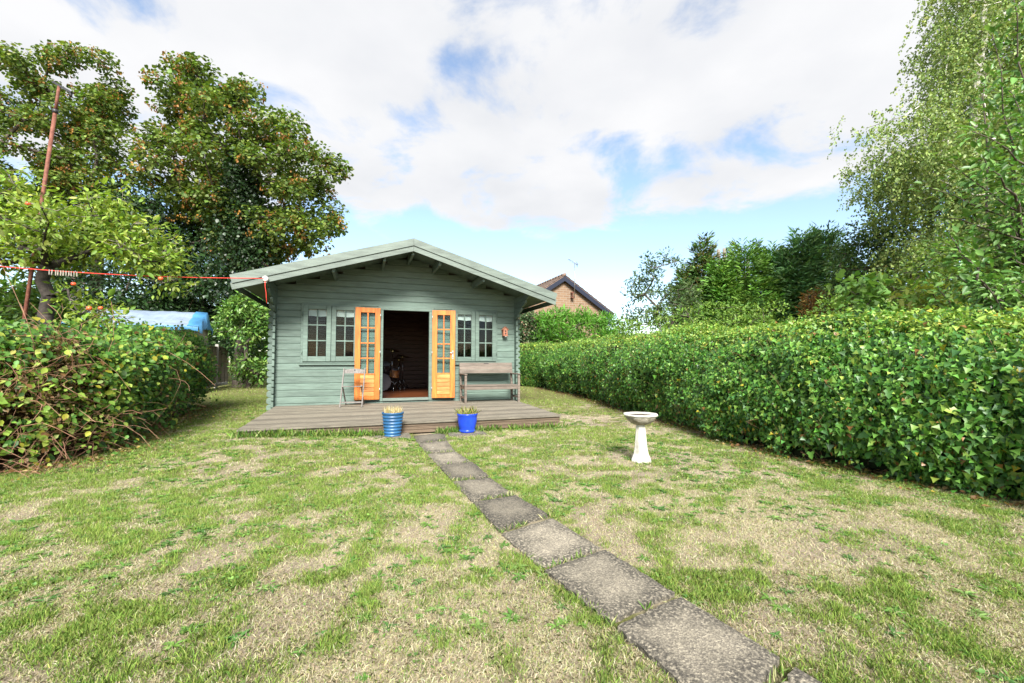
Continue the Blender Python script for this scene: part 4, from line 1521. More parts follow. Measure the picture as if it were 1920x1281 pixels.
# ------------------------------------------------------------------ trees on the left
def tree(name, label, base, trunk, centres, cat='tree', group=None, bark='bark', r_tip=0.012, power=0.5, step=0.8, wob=0.12, trunk_min=0.0, seed=1):
    rng = np.random.default_rng(seed)
    base = np.array(base, float)
    root = tag(empty(name, base), label, cat, group)
    tr = [np.array(p, float) - base for p in trunk]
    nodes, par, rad, tid = grow(tr, [c - base for c in centres], r_tip, wob, step, power=power, rng=rng)
    nt_ = len(tr)
    for i in range(nt_):
        rad[i] = max(rad[i], trunk_min * (1 - 0.6 * i / nt_))
    tk = Sticks(9)
    for i in range(1, nt_):
        tk.seg(nodes[i - 1], nodes[i], rad[i - 1] * (1.25 if i == 1 else 1), rad[i])
    tk.build('trunk', M[bark], root)
    st = Sticks(5)
    for i in range(nt_, len(nodes)):
        st.seg(nodes[par[i]], nodes[i], min(rad[par[i]], rad[i] * 1.4), rad[i])
    if st.A:
        st.build('branches', M[bark], root, kind='stuff' if name not in ('sycamore_tree', 'silver_birch') else None)
    return root, base


SYC = [(0.115, 0.145, 0.030), (0.155, 0.180, 0.038), (0.070, 0.100, 0.025), (0.205, 0.205, 0.05)]
SEED = [(0.29, 0.115, 0.026), (0.35, 0.15, 0.035), (0.22, 0.085, 0.024)]


def sycamore(label, outline, Y, base_px, n, thick, seed, top, ivy=None):
    rng = np.random.default_rng(seed)
    C = crown_points(outline, Y, n, thick, 0.25, rng, gap=0.55)
    b = wpt(base_px, 700, Y)
    b[2] = 0
    t = [b + np.array([0, 0, z]) + np.array([rng.normal(0, 0.12), rng.normal(0, 0.12), 0]) * (z > 0) for z in np.linspace(0, top, 7)]
    root, base = tree('sycamore_tree', label, b, t, C, group='sycamores behind the summer house', r_tip=0.022, power=0.52, step=1.0, trunk_min=0.28, seed=seed)
    L = Leaves()
    clump_leaves(L, C - base, 275, (0.76, 0.76, 0.52), 0.132, 0.138, SYC, [3, 3, 2, 1], 'oval', 0.9, 1.0, 0.35, 0.2, rng)
    L.build('crown', M['leaf'], root, 'stuff')
    S = Leaves()
    sel = C[rng.random(len(C)) < 0.85]
    bun = np.repeat(sel, 4, 0) + np.clip(rng.normal(0, 1, (len(sel) * 4, 3)), -1.3, 1.3) * np.array([0.42, 0.42, 0.28]) - np.array([0, 0.15, 0.1])
    m = 14
    Pb = np.repeat(bun, m, 0)
    nn = len(Pb)
    D = unit(rng.normal(0, 0.5, (nn, 3)) - np.array([0, 0, 1.0]))
    S.add(Pb - base + rng.normal(0, 0.09, (nn, 3)), D, rdir(nn, rng), 0.115, 0.08, palette(nn, SEED, None, 0.22, rng), 'diamond', 0.2)
    S.build('seed_clusters', M['leaf'], root, 'stuff')
    if ivy:
        I = Leaves()
        pts_ = []
        for px, py, r_, k in ivy:
            c = wpt(px, py, Y - 0.6) - base
            pts_.append((c, r_, k))
        for c, r_, k in pts_:
            clump_leaves(I, np.array([c]), k, (r_, r_, r_ * 1.6), 0.12, 0.11, [(0.016, 0.032, 0.012), (0.028, 0.048, 0.016)], None, 'diamond', 1.0, 0.3, 0.5, 0.25, rng)
        I.build('ivy', M['gloss'], root, 'stuff')
    return root


sycamore('broad sycamore with orange seed clusters directly behind the summer house roof',
         [(290, 215), (305, 150), (318, 80), (345, 100), (372, 130), (402, 128), (430, 160), (470, 150), (500, 195), (530, 215), (555, 225), (590, 270),
          (625, 285), (652, 325), (622, 335), (632, 380), (648, 402), (622, 440), (612, 468), (560, 470), (490, 500), (440, 500), (400, 420), (330, 400), (285, 360), (262, 330), (272, 270)],
         19.0, 452, 230, 4.0, 31, 9.0,
         ivy=[(452, 330, 0.75, 1500), (450, 380, 0.9, 1800), (458, 290, 0.5, 800), (440, 430, 1.3, 2200), (470, 450, 1.2, 1800), (450, 500, 1.5, 2200)])
sycamore('sycamore with orange seed clusters at the far left edge',
         [(-90, 270), (-60, 210), (0, 205), (25, 175), (45, 110), (70, 120), (92, 75), (150, 85), (185, 95), (205, 110), (218, 108), (212, 150), (210, 190), (222, 240), (240, 300),
          (252, 380), (200, 400), (150, 420), (90, 400), (-30, 420), (-100, 380)],
         20.0, 172, 150, 3.8, 37, 9.5)


def bush(name, label, centres, leafargs, mat='leaf', cat='shrub', group=None, bark='bark', core=None, seed=3, stems=True, r_tip=0.008, part='foliage', kind='stuff', base=None):
    """A shrub: stems from the ground up to every clump, then the leaves."""
    rng = np.random.default_rng(seed)
    C = np.array(centres)
    if base is None:
        base = np.array([C[:, 0].mean(), C[:, 1].mean(), 0.0])
    base = np.array(base, float)
    t = [base + np.array([0, 0, z]) for z in np.linspace(0, max(0.4, C[:, 2].min() * 0.8), 3)]
    root, b = tree(name, label, base, t, C, cat, group, bark, r_tip, 0.5, 0.6, 0.15, 0.04, seed)
    L = Leaves()
    for kw in leafargs:
        clump_leaves(L, C - b, rng=rng, **kw)
    L.build(part, M[mat], root, kind)
    return root


def ell_points(c, r, n, rng, shell=0.35):
    d = rdir(n, rng)
    rr = (1 - shell * rng.random((n, 1)) ** 1.5)
    return np.array(c) + d * rr * np.array(r)


rng = np.random.default_rng(77)
DARK = [(0.024, 0.048, 0.016), (0.038, 0.066, 0.020), (0.016, 0.032, 0.012)]
# dark evergreens below the sycamores
for nm, lab, ol, Y, n, th, sd in (
        ('holly_tree', 'dark dense holly between the shed roof and the summer house', [(300, 420), (345, 395), (400, 385), (440, 400), (470, 450), (480, 520), (500, 590), (300, 600), (290, 500)], 20.6, 100, 1.5, 5),
        ('yew_tree', 'very dark yew behind the apple tree and the blue shed roof', [(150, 400), (200, 380), (270, 365), (330, 380), (345, 450), (330, 600), (100, 610), (90, 470)], 19.6, 110, 1.8, 6)):
    r_ = np.random.default_rng(sd)
    C = crown_points(ol, Y, n, th, 0.2, r_)
    low = C.copy()
    b = np.array([C[:, 0].mean(), Y, 0])
    bush(nm, lab, np.concatenate([C, C[:30] * np.array([1, 1, 0.45])]),
         [dict(per=230, spread=0.95, length=0.155, width=0.09, cols=DARK, shape='diamond', up=0.5, droop=0.5, jit=0.25)], 'gloss', 'tree', seed=sd, base=b, r_tip=0.02)

# a twiggy dead branch in front of the dark trees
db = empty('dead_branch', wpt(500, 515, 19.0))
tag(db, 'bare grey dead branch standing against the dark trees', 'branch')
st = Sticks(5)
b0_ = wpt(500, 515, 19.0)
for tx, ty in ((440, 418), (462, 425), (478, 440), (488, 410), (470, 470), (495, 470), (455, 450)):
    t_ = wpt(tx, ty, 19.0 + random.uniform(-.4, .4)) - b0_
    mid_ = t_ * 0.5 + np.array([0.12, 0, 0.05])
    st.path([np.zeros(3), mid_ * 0.6 + RNG.normal(0, 0.04, 3), mid_, t_ * 0.8 + RNG.normal(0, 0.05, 3), t_], 0.022, 0.006)
st.path([np.array([-1.3, 0.2, -b0_[2]]), np.array([-1.1, 0.15, -b0_[2] * 0.6]), np.array([-0.6, 0.05, -b0_[2] * 0.3]), np.zeros(3)], 0.07, 0.026)
st.build('limbs', M['bark_pale'], db)

# light round shrub left of the summer house
r_ = np.random.default_rng(8)
C = np.concatenate([ell_points((-10.85, 17.6, 2.0), (1.20, 1.2, 1.75), 105, r_, 0.3), ell_points((-10.75, 17.4, 2.95), (0.75, 0.8, 0.9), 35, r_, 0.4)])
C = C[(C[:, 2] > 0.35) & ~((960 + FPX * C[:, 0] / C[:, 1] < 450) & (C[:, 2] < 2.15))]
bush('laurel_shrub', 'rounded light green leafy shrub between the fence and the summer house', C,
     [dict(per=62, spread=0.42, length=0.15, width=0.066, cols=[(0.13, 0.205, 0.045), (0.20, 0.27, 0.065), (0.085, 0.15, 0.04)], shape='oval', up=0.9, droop=0.2, jit=0.2)],
     'gloss', seed=8, base=(-10.85, 17.6, 0.05))

# undergrowth beyond the bramble, under the apple tree
r_ = np.random.default_rng(9)
C = crown_points([(-60, 520), (0, 515), (50, 525), (105, 560), (140, 575), (180, 600), (205, 640), (-60, 660)], 8.2, 75, 0.8, 0.05, r_)
bush('elder_shrub', 'fresh green undergrowth beyond the bramble, below the apple branches', C,
     [dict(per=45, spread=0.38, length=0.115, width=0.06, cols=[(0.10, 0.17, 0.03), (0.15, 0.20, 0.035), (0.06, 0.11, 0.025)], shape='oval', up=0.9, droop=0.3)], 'leaf', seed=9, base=(-8.0, 8.4, 0.05))

# ------------------------------------------------------------------ apple tree on the left
r_ = np.random.default_rng(12)
AY = 6.9
ol = [(-70, 360), (-20, 320), (15, 335), (40, 372), (80, 395), (120, 400), (150, 380), (185, 365), (225, 385), (262, 415), (290, 450), (300, 500), (318, 535), (285, 535), (240, 490), (180, 480), (130, 485), (70, 490), (0, 500), (-80, 480)]
C = crown_points(ol, AY, 120, 1.0, 0.04, r_)
extra = np.array([wpt(x, y, AY - 0.2) for x, y in ((150, 590), (175, 580), (195, 585), (130, 560), (210, 600), (10, 320), (30, 350), (5, 410), (220, 372), (250, 420))])
C = np.concatenate([C, extra])
tb = wpt(92, 640, AY + 0.1)
tb[2] = 0.05
ATR = [tb, wpt(88, 640, AY + 0.1), wpt(85, 590, AY + 0.1), wpt(92, 555, AY + 0.05), wpt(78, 525, AY), wpt(88, 500, AY)]
aroot, ab = tree('apple_tree', 'old gnarled apple tree with red apples above the bramble', tb, ATR, C, 'tree', None, 'bark_dark', 0.007, 0.52, 0.28, 0.25, 0.12, 12)
L = Leaves()
clump_leaves(L, C - ab, 78, 0.34, 0.088, 0.042, [(0.22, 0.265, 0.04), (0.30, 0.325, 0.06), (0.14, 0.185, 0.035), (0.36, 0.36, 0.10)], [3, 3, 2, 1], 'oval', 0.8, 1.0, 0.1, 0.2, r_)
L.build('crown', M['leaf'], aroot, 'stuff')
tw = Sticks(4)
for c in C:
    for _ in range(3):
        d = rdir(1, r_)[0] * 0.30
        d[2] = abs(d[2]) * 0.6
        tw.path([c - ab, c - ab + d * 0.5 + r_.normal(0, 0.03, 3), c - ab + d], 0.006, 0.003)
tw.build('twigs', M['bark_pale'], aroot, kind='stuff')
ame = MB().lathe([(0.006, 0.052), (0.016, 0.058), (0.030, 0.054), (0.037, 0.036), (0.036, 0.018), (0.026, 0.003), (0.012, -0.001), (0.004, 0.004)][::-1], 16).mesh('apple')
for px, py in ((138, 532), (167, 578), (190, 577), (302, 522), (52, 382)):
    link('apple', ame, M['apple'], aroot, wpt(px, py, AY - 0.85) - ab - np.array([0, 0, 0.028]), (random.uniform(-.3, .3), random.uniform(-.3, .3), 0), random.uniform(0.75, 0.95))

# ------------------------------------------------------------------ bramble thicket
r_ = np.random.default_rng(15)
bram = tag(empty('bramble_thicket', (-5.4, 5.2, 0.0)), 'tangled bramble thicket of yellowing leaves and dead brown canes', 'bramble')
BB = np.array([-5.4, 5.2, 0.0])


def bram_front(s):
    """Point on the foot of the bramble, s from 0 (near) to 1 (far end)."""
    seg = np.linalg.norm(np.diff(BRAM, axis=0), axis=1)
    t = np.concatenate([[0], np.cumsum(seg)]) / seg.sum()
    return np.stack([np.interp(s, t, BRAM[:, 0]), np.interp(s, t, BRAM[:, 1])], -1)


def bram_surface(s, h):
    """A bulging face: h 0 at the foot to 1 at the crest, beyond 1 over the top."""
    f = bram_front(s)
    out = np.stack([np.full_like(s, 0.90), np.full_like(s, 0.43)], -1)
    Hh = 1.30 + 0.05 * np.sin(s * 9) + 0.06 * np.sin(s * 23 + 1) + 0.28 * sstep(0.30, 0.62, s) - 0.35 * sstep(0.85, 1.0, s)
    z = Hh * np.sin(np.minimum(h, 1) * math.pi / 2 * 0.98) ** 0.8 - 0.05 * np.maximum(h - 1, 0)
    bulge = 0.16 * np.sin(np.clip(h, 0, 1) * math.pi) - 0.55 * np.maximum(0, h - 0.45) ** 1.4 - 1.3 * np.maximum(0, h - 1)
    wob = (fbm(s * 26, h * 3.1, 91, 3) - 0.5) * 0.55
    p = f + out * (bulge + wob)[..., None]
    return np.stack([p[..., 0], p[..., 1], z], -1)


# inner mass
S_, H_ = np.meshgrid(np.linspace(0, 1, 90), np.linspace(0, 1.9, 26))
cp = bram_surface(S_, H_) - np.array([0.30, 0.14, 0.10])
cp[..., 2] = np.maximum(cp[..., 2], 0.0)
n0, n1_ = cp.shape[:2]
ii = np.arange(n0 * n1_).reshape(n0, n1_)
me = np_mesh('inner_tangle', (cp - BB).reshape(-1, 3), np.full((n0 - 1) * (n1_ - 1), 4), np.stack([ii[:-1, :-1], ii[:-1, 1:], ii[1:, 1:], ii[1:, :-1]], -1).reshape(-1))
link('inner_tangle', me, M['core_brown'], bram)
n = 42000
s = r_.random(n) ** 0.9
h = np.where(r_.random(n) < 0.72, r_.random(n) ** 0.75, 1 + 0.9 * r_.random(n))
def dead(s, h):
    return sstep(0.57, 0.72, fbm(s * 13, h * 2.3, 64, 3) + 0.17 * sstep(0.50, 0.0, h) - 0.22 * sstep(0.34, 0.46, s))


deadness = dead(s, h)
keep = r_.random(n) > deadness * 0.62
s, h = s[keep], h[keep]
n = len(s)
P = bram_surface(s, h) + r_.normal(0, 0.09, (n, 3)) - BB
P[:, 2] = np.abs(P[:, 2])
N = unit(np.array([0.75, -0.25, 0.75]) + r_.normal(0, 0.42, (n, 3)))
D = unit(np.array([0.35, -0.1, -0.5]) + r_.normal(0, 0.6, (n, 3)))
yel = np.clip(sstep(0.50, 0.28, s) * (0.55 + 0.5 * np.sin(h * 5)), 0, 1)
cg = palette(n, [(0.095, 0.175, 0.03), (0.14, 0.225, 0.038), (0.065, 0.125, 0.026), (0.045, 0.09, 0.024)], [3, 3, 2, 2], 0.2, r_)
cyl = palette(n, [(0.30, 0.335, 0.055), (0.38, 0.385, 0.09), (0.21, 0.28, 0.045), (0.42, 0.37, 0.06)], [3, 2, 4, 0.6], 0.18, r_)
pick = (r_.random(n) < 0.06 + yel * 0.66)[:, None]
cc = np.where(pick, cyl, cg)
rare = r_.random(n)
cc[rare < 0.03] = (0.34, 0.26, 0.03)
cc[rare > 0.955] = (0.20, 0.085, 0.035)
ln = 0.058 * np.exp(r_.normal(0, 0.25, n)) * (1 - 0.12 * sstep(0.3, 0.9, s))
big = np.argsort(-(ln / np.hypot((P + BB)[:, 0], (P + BB)[:, 1]) * (h < 1.05) * (s > 0.09)))[:240]
mask = np.ones(n, bool)
mask[big] = False
L = Leaves()
L.add(P[mask], D[mask], N[mask], ln[mask], ln[mask] * 0.74, cc[mask], 'oval', 0.16, 0.15)
L.build('foliage', M['leaf'], bram, 'stuff')


def leaf_parts(parent, name, P, D, N, ln, wid, cols, shape, mat, nshade=10, fold=0.16, curl=0.15, rng=RNG):
    """The largest leaves one by one: shared blades in a few tones."""
    import mathutils
    order = np.argsort(cols @ np.array([0.6, 0.3, -0.6]))
    groups = np.array_split(order, nshade)
    for gidx in groups:
        if len(gidx) == 0:
            continue
        c = np.median(cols[gidx], 0)
        me = Leaves().add(np.zeros((1, 3)), [[0, 1, 0]], [[0, 0, 1]], 1.0, wid, [c], shape, fold, curl).mesh(name)
        for i in gidx:
            y = D[i] / np.linalg.norm(D[i])
            x = np.cross(y, N[i])
            x = x / np.linalg.norm(x)
            z = np.cross(x, y)
            m = mathutils.Matrix(((x[0], y[0], z[0]), (x[1], y[1], z[1]), (x[2], y[2], z[2])))
            o = link(name, me, M[mat], parent, P[i], m.to_euler(), float(ln[i]))


leaf_parts(bram, 'leaf', P[big], D[big], N[big], np.minimum(ln[big], 0.080), 0.80, cc[big], 'oval', 'leaf')
# dead canes: arching over the face and spilling out at the foot
ca = Sticks(4)
for i in range(2800):
    s0 = r_.random() ** 1.5 * 0.85
    h0 = r_.random() * 1.15
    if r_.random() > 0.04 + 0.96 * dead(np.array([s0]), np.array([h0]))[0]:
        continue
    a = bram_surface(np.array([s0]), np.array([h0]))[0] + r_.normal(0, 0.07, 3)
    d = unit(np.array([r_.normal(0, 0.5), r_.normal(0, 0.8), r_.normal(0, 0.8)]))
    l = r_.uniform(0.10, 0.42) if i % 8 else r_.uniform(0.4, 0.8)
    bend = r_.normal(0, 0.5, 3) * l
    pts_ = [a + d * l * f + bend * f * f + np.array([0.10 * math.sin(3.1 * f), 0, -0.25 * l * f * f]) for f in np.linspace(0, 1, 5)]
    pts_ = [np.array([p[0], p[1], max(p[2], 0.015)]) - BB for p in pts_]
    r0 = r_.uniform(0.0014, 0.0042)
    ca.path(pts_, r0, r0 * 0.6)
for i in range(230):
    s0 = r_.uniform(0.12, 0.42)
    a = np.append(bram_front(np.array([s0]))[0], 0.02) + np.array([r_.uniform(-0.15, 0.1), 0, r_.uniform(0.0, 0.5) * (r_.random() < 0.7)])
    d = unit(np.array([r_.uniform(0.1, 0.9), r_.normal(-0.3, 0.7), r_.normal(0.0, 0.25)]))
    l = r_.uniform(0.2, 0.75)
    pts_ = [a + d * l * f + np.array([0, 0, (0.22 * math.sin(math.pi * f)) * l + 0.0]) + r_.normal(0, 0.012, 3) for f in np.linspace(0, 1, 5)]
    pts_ = [np.array([p[0], p[1], max(p[2], 0.02)]) - BB for p in pts_]
    r0 = r_.uniform(0.0014, 0.0036)
    ca.path(pts_, r0, r0 * 0.6)
ca.build('dead_canes', M['cane'], bram, kind='stuff')
n = 22000
s = r_.random(n) * 0.6
h = r_.random(n) * 1.0
kp = r_.random(n) < 0.06 + dead(s, h)
s, h = s[kp], h[kp]
n = len(s)
P = bram_surface(s, h) + r_.normal(0, 0.07, (n, 3)) - BB
P[:, 2] = np.abs(P[:, 2])
Lw = Leaves()
Lw.add(P, rdir(n, r_), rdir(n, r_), 0.04 * np.exp(r_.normal(0, 0.35, n)), 0.018, palette(n, [(0.20, 0.10, 0.05), (0.28, 0.16, 0.08), (0.13, 0.07, 0.04)], None, 0.25, r_), 'oval', 0.4, 0.4)
Lw.build('withered_leaves', M['leaf'], bram, 'stuff')

# ------------------------------------------------------------------ ivy hedge on the right
r_ = np.random.default_rng(21)
HB = np.array([3.9, 6.0, 0.0])
hedge = tag(empty('ivy_hedge', HB), 'long thick hedge covered in ivy along the right side of the lawn', 'hedge')
hseg = np.linalg.norm(np.diff(HEDGE, axis=0), axis=1)
HT = np.concatenate([[0], np.cumsum(hseg)])
HLEN = HT[-1]


def hedge_surface(d, h):
    """d metres along, h 0 at the foot, 1 at the front top edge, 2 at the back top edge."""
    x, y = np.interp(d, HT, HEDGE[:, 0]), np.interp(d, HT, HEDGE[:, 1])
    Hh = np.interp(d, [0, 2.5, 4.5, 6.5, 8.5, 13, 20, HLEN], [1.36, 1.42, 1.48, 1.56, 1.64, 1.74, 1.80, 1.82]) + 0.05 * np.sin(d * 1.7) + 0.07 * (fbm(d * 1.4, h * 0 + 4, 11, 2) - 0.5)
    hh = np.clip(h, 0, 1)
    z = Hh * hh ** 0.95
    z = z + np.where(h > 1, 0.10 * np.sin(np.clip(h - 1, 0, 1) * math.pi), 0)
    lean = 0.10 * hh - 0.20 * np.sin(hh * math.pi) + 0.22 * np.maximum(0, hh - 0.80) / 0.2
    wob = (fbm(d * 1.5, z * 1.7, 33, 3) - 0.5) * 0.42 + (fbm(d * 6, z * 6, 35, 2) - 0.5) * 0.26
    off = lean + wob * np.where(h > 1, 0.2, 1) + np.maximum(h - 1, 0) * 0.95
    z = z + np.where(h > 1, (fbm(d * 2.2, h * 3, 37, 2) - 0.4) * 0.16, 0)
    kx, ky = np.interp(d, [0, 16.5, 20], [1, 1, 0.3]), np.interp(d, [0, 16.5, 20], [0.12, 0.12, 0.95])
    return np.stack([x + off * kx, y + off * ky, z], -1)


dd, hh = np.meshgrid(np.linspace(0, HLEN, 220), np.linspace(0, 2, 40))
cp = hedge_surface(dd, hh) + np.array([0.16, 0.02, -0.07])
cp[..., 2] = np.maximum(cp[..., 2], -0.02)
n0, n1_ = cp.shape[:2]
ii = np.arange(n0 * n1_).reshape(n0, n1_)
me = np_mesh('shade_core', (cp - HB).reshape(-1, 3), np.full((n0 - 1) * (n1_ - 1), 4), np.stack([ii[:-1, :-1], ii[1:, :-1], ii[1:, 1:], ii[:-1, 1:]], -1).reshape(-1))
link('shade_core', me, M['core'], hedge)  # dark sheet behind the leaves, painted to stand for shade in the gaps
n = 250000
d = HLEN * r_.random(n)
d = np.where(r_.random(n) < 0.45, r_.uniform(1.5, 10.5, n), d)
top = r_.random(n) < 0.27
h = np.where(top, 1 + r_.random(n) ** 1.4, r_.random(n) ** 0.9)
# thin near the foot, with some bare stems showing
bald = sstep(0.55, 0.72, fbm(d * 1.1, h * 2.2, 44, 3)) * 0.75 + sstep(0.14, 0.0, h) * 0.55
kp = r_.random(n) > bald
d, h, top = d[kp], h[kp], top[kp]
n = len(d)
P = hedge_surface(d, h) + r_.normal(0, 1, (n, 3)) * np.array([0.07, 0.06, 0.05])
P[:, 2] = np.maximum(P[:, 2], 0.01)
upn = np.where(h > 0.92, 1.0, 0.30)[:, None]
N = unit(np.array([-0.95, -0.30, 0.25]) * (1.25 - upn) + np.array([0, 0, 1.0]) * upn + r_.normal(0, 0.48, (n, 3)))
D = unit(np.array([-0.25, -0.05, -0.85]) + r_.normal(0, 0.55, (n, 3)))
D[h > 1] = unit(np.array([-0.3, -0.2, 0.15]) + r_.normal(0, 0.6, (int((h > 1).sum()), 3)))
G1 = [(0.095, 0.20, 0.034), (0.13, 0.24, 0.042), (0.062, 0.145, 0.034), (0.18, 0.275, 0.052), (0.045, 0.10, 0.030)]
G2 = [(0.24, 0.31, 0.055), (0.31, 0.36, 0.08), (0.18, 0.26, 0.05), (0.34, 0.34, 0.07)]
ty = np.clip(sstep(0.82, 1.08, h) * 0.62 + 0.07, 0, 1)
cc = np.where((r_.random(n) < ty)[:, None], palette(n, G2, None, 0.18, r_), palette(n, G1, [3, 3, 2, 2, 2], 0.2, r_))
rr_ = r_.random(n)
low = h < 0.3
cc[(rr_ < 0.006) | (low & (rr_ < 0.02))] = (0.45, 0.30, 0.03)
cc[(rr_ > 0.990) | (low & (rr_ > 0.955))] = (0.27, 0.11, 0.04)
ln = 0.038 * np.exp(r_.normal(0, 0.30, n)) * np.interp(d, [0, 5, 9, 14], [1.05, 0.98, 0.92, 1.0]) * np.where(h > 1, 0.85, 1)
dist = np.hypot(P[:, 0], P[:, 1])
vis = (P[:, 0] / P[:, 1] < 1.19) & (h < 0.98) & (h > 0.05)
big = np.argsort(-(ln / dist * vis))[:290]
mask = np.ones(n, bool)
mask[big] = False
near = mask & (dist < 4.9)
farm = mask & ~near & (dist < 10)
farr = mask & (dist >= 10)
L = Leaves()
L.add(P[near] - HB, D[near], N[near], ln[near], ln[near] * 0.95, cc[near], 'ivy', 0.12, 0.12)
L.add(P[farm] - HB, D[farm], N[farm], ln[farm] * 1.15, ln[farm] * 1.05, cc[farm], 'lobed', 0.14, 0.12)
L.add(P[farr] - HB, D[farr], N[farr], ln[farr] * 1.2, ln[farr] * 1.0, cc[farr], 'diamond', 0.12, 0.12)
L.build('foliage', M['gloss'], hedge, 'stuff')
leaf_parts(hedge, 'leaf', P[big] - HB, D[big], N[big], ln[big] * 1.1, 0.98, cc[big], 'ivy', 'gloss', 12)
hs = Sticks(4)
for i in range(1100):
    d0 = r_.uniform(1.5, 14)
    h0 = r_.random() ** 1.3 * 0.9
    a = hedge_surface(np.array([d0]), np.array([h0]))[0] + np.array([r_.uniform(-0.06, 0.06), 0, 0])
    dr = unit(np.array([r_.normal(-0.2, 0.3), r_.normal(0, 0.6), r_.normal(0.5, 0.6)]))
    l = r_.uniform(0.08, 0.28)
    b = r_.normal(0, 0.2, 3) * l
    pts_ = [a + dr * l * f + b * f * f - HB for f in np.linspace(0, 1, 4)]
    pts_ = [np.array([p[0], p[1], max(p[2], 0.01)]) for p in pts_]
    hs.path(pts_, r_.uniform(0.0012, 0.0028), 0.001)
hs.build('stems', M['cane'], hedge, kind='stuff')

# ------------------------------------------------------------------ right: birch, fruit tree, conifers, shrubs
r_ = np.random.default_rng(24)
BY = 11.5
ol = [(1740, -60), (1760, 20), (1745, 60), (1745, 130), (1690, 105), (1655, 110), (1655, 180), (1665, 215), (1620, 215), (1594, 255), (1615, 300), (1632, 330), (1650, 390), (1665, 420), (1680, 470), (1700, 520), (1760, 540), (1990, 540), (2040, 300), (2030, -60), (1980, -160), (1820, -160)]
C = crown_points([(x + 22, y - 12) for x, y in ol], BY, 270, 1.9, 0.12, r_)
bb = wpt(1850, 640, BY)
bb[2] = 0
BT = [bb + np.array([0, 0, 0])] + [wpt(x, y, BY) for x, y in ((1852, 560), (1848, 480), (1842, 400), (1832, 300), (1828, 200), (1840, 100), (1846, 0), (1850, -80))]
birch, b0 = tree('silver_birch', 'tall silver birch with drooping olive foliage beyond the hedge', bb, BT, C, 'tree', None, 'birch_bark', 0.009, 0.5, 0.7, 0.12, 0.12, 24)
L = Leaves()
NS = 22
ST = np.repeat(C - b0, NS, 0) + r_.normal(0, 1, (len(C) * NS, 3)) * np.array([0.34, 0.34, 0.20])
m = 27
t = np.tile(np.linspace(0.02, 1, m), len(ST))
Pn = np.repeat(ST, m, 0)
hang = np.repeat(r_.uniform(0.35, 1.0, len(ST)), m)
sway = np.repeat(r_.normal(0, 0.16, (len(ST), 3)), m, 0)
Pn = Pn + sway * t[:, None] * 1.6 - np.stack([0 * t, 0 * t, hang * t], 1) + r_.normal(0, 0.035, (len(Pn), 3))
nn = len(Pn)
D = unit(r_.normal(0, 0.6, (nn, 3)) - np.array([0, 0, 0.8]))
ln = 0.070 * np.exp(r_.normal(0, 0.2, nn))
L.add(Pn, D, unit(r_.normal(0, 0.7, (nn, 3)) + np.array([-0.1, -0.5, 0.5])), ln, ln * 0.72, palette(nn, [(0.215, 0.24, 0.072), (0.27, 0.29, 0.095), (0.15, 0.185, 0.06), (0.34, 0.35, 0.13)], [3, 3, 2, 1], 0.2, r_), 'diamond', 0.15)
L.build('crown', M['leaf'], birch, 'stuff')

# fruit tree in the right foreground, behind the hedge
r_ = np.random.default_rng(27)
FY = 5.2
fb = np.array([6.9, 5.6, 0.0])
FT = [fb, fb + [0, 0, 0.8], fb + [-0.05, 0, 1.5], fb + [-0.15, -0.1, 2.2]]
shoots = [((1905, 420), (1868, 60)), ((1930, 300), (1895, -30)), ((1850, 400), (1845, 140)), ((1960, 330), (1840, 240)), ((1960, 470), (1760, 400)), ((1950, 430), (1790, 310)), ((1960, 520), (1745, 470)),
          ((1970, 560), (1790, 520)), ((1980, 400), (1915, 150)), ((1960, 500), (1840, 440)), ((1990, 540), (1870, 500)), ((1980, 250), (1930, 20)), ((1960, 390), (1850, 350)), ((1940, 520), (1800, 560)), ((1965, 445), (1740, 350))]
shoots += [((x + 60, y + 90), (x, y)) for x, y in ((1885, 300), (1905, 380), (1800, 480), (1830, 520), (1860, 540), (1780, 440), (1900, 470), (1905, 220), (1885, 160), (1880, 400), (1850, 290), (1750, 530), (1910, 540))]
tips = []
for a, b in shoots:
    ya = FY + r_.uniform(-0.3, 0.5)
    tips.append((wpt(*a, ya), wpt(*b, ya + r_.uniform(-0.5, 0.3))))
fruit = tag(empty('pear_tree', fb), 'fruit tree with large cupped leaves reaching in at the right edge', 'tree')
tk = Sticks(9)
tk.path([p - fb for p in FT], 0.085, 0.06)
tk.build('trunk', M['bark'], fruit)
br = Sticks(6)
LP, LD, LN, LL = [], [], [], []
for a, b in tips:
    k0 = FT[2] if a[2] < 2.9 else FT[3]
    br.path([k0 - fb, (k0 * 0.5 + a * 0.5) + r_.normal(0, 0.05, 3) + np.array([0, 0, 0.08]) - fb, a - fb], 0.03, 0.016)
    pts_ = [a + (b - a) * f + r_.normal(0, 0.025, 3) for f in np.linspace(0, 1, 6)]
    br.path([p - fb for p in pts_], 0.014, 0.004)
    k = 120
    for i in range(k):
        f = r_.random()
        p = np.array([np.interp(f, np.linspace(0, 1, 6), [q[j] for q in pts_]) for j in range(3)])
        rad = unit(r_.normal(0, 1, 3))
        spur = rad * r_.uniform(0.02, 0.22)
        LP.append(p + spur)
        LD.append(unit(rad * 0.8 + unit(b - a) * 0.5 + np.array([-0.25, 0, -0.15]) + r_.normal(0, 0.3, 3)))
        LN.append(unit(np.array([0, -0.25, 0.95]) + r_.normal(0, 0.35, 3)))
        LL.append(0.088 * math.exp(r_.normal(0, 0.18)))
br.build('branches', M['bark'], fruit)
LP, LD, LN, LL = np.array(LP), np.array(LD), np.array(LN), np.array(LL)
nn = len(LP)
lc = palette(nn, [(0.10, 0.185, 0.042), (0.145, 0.23, 0.058), (0.07, 0.14, 0.036), (0.21, 0.275, 0.10)], [3, 3, 2, 1], 0.18, r_)
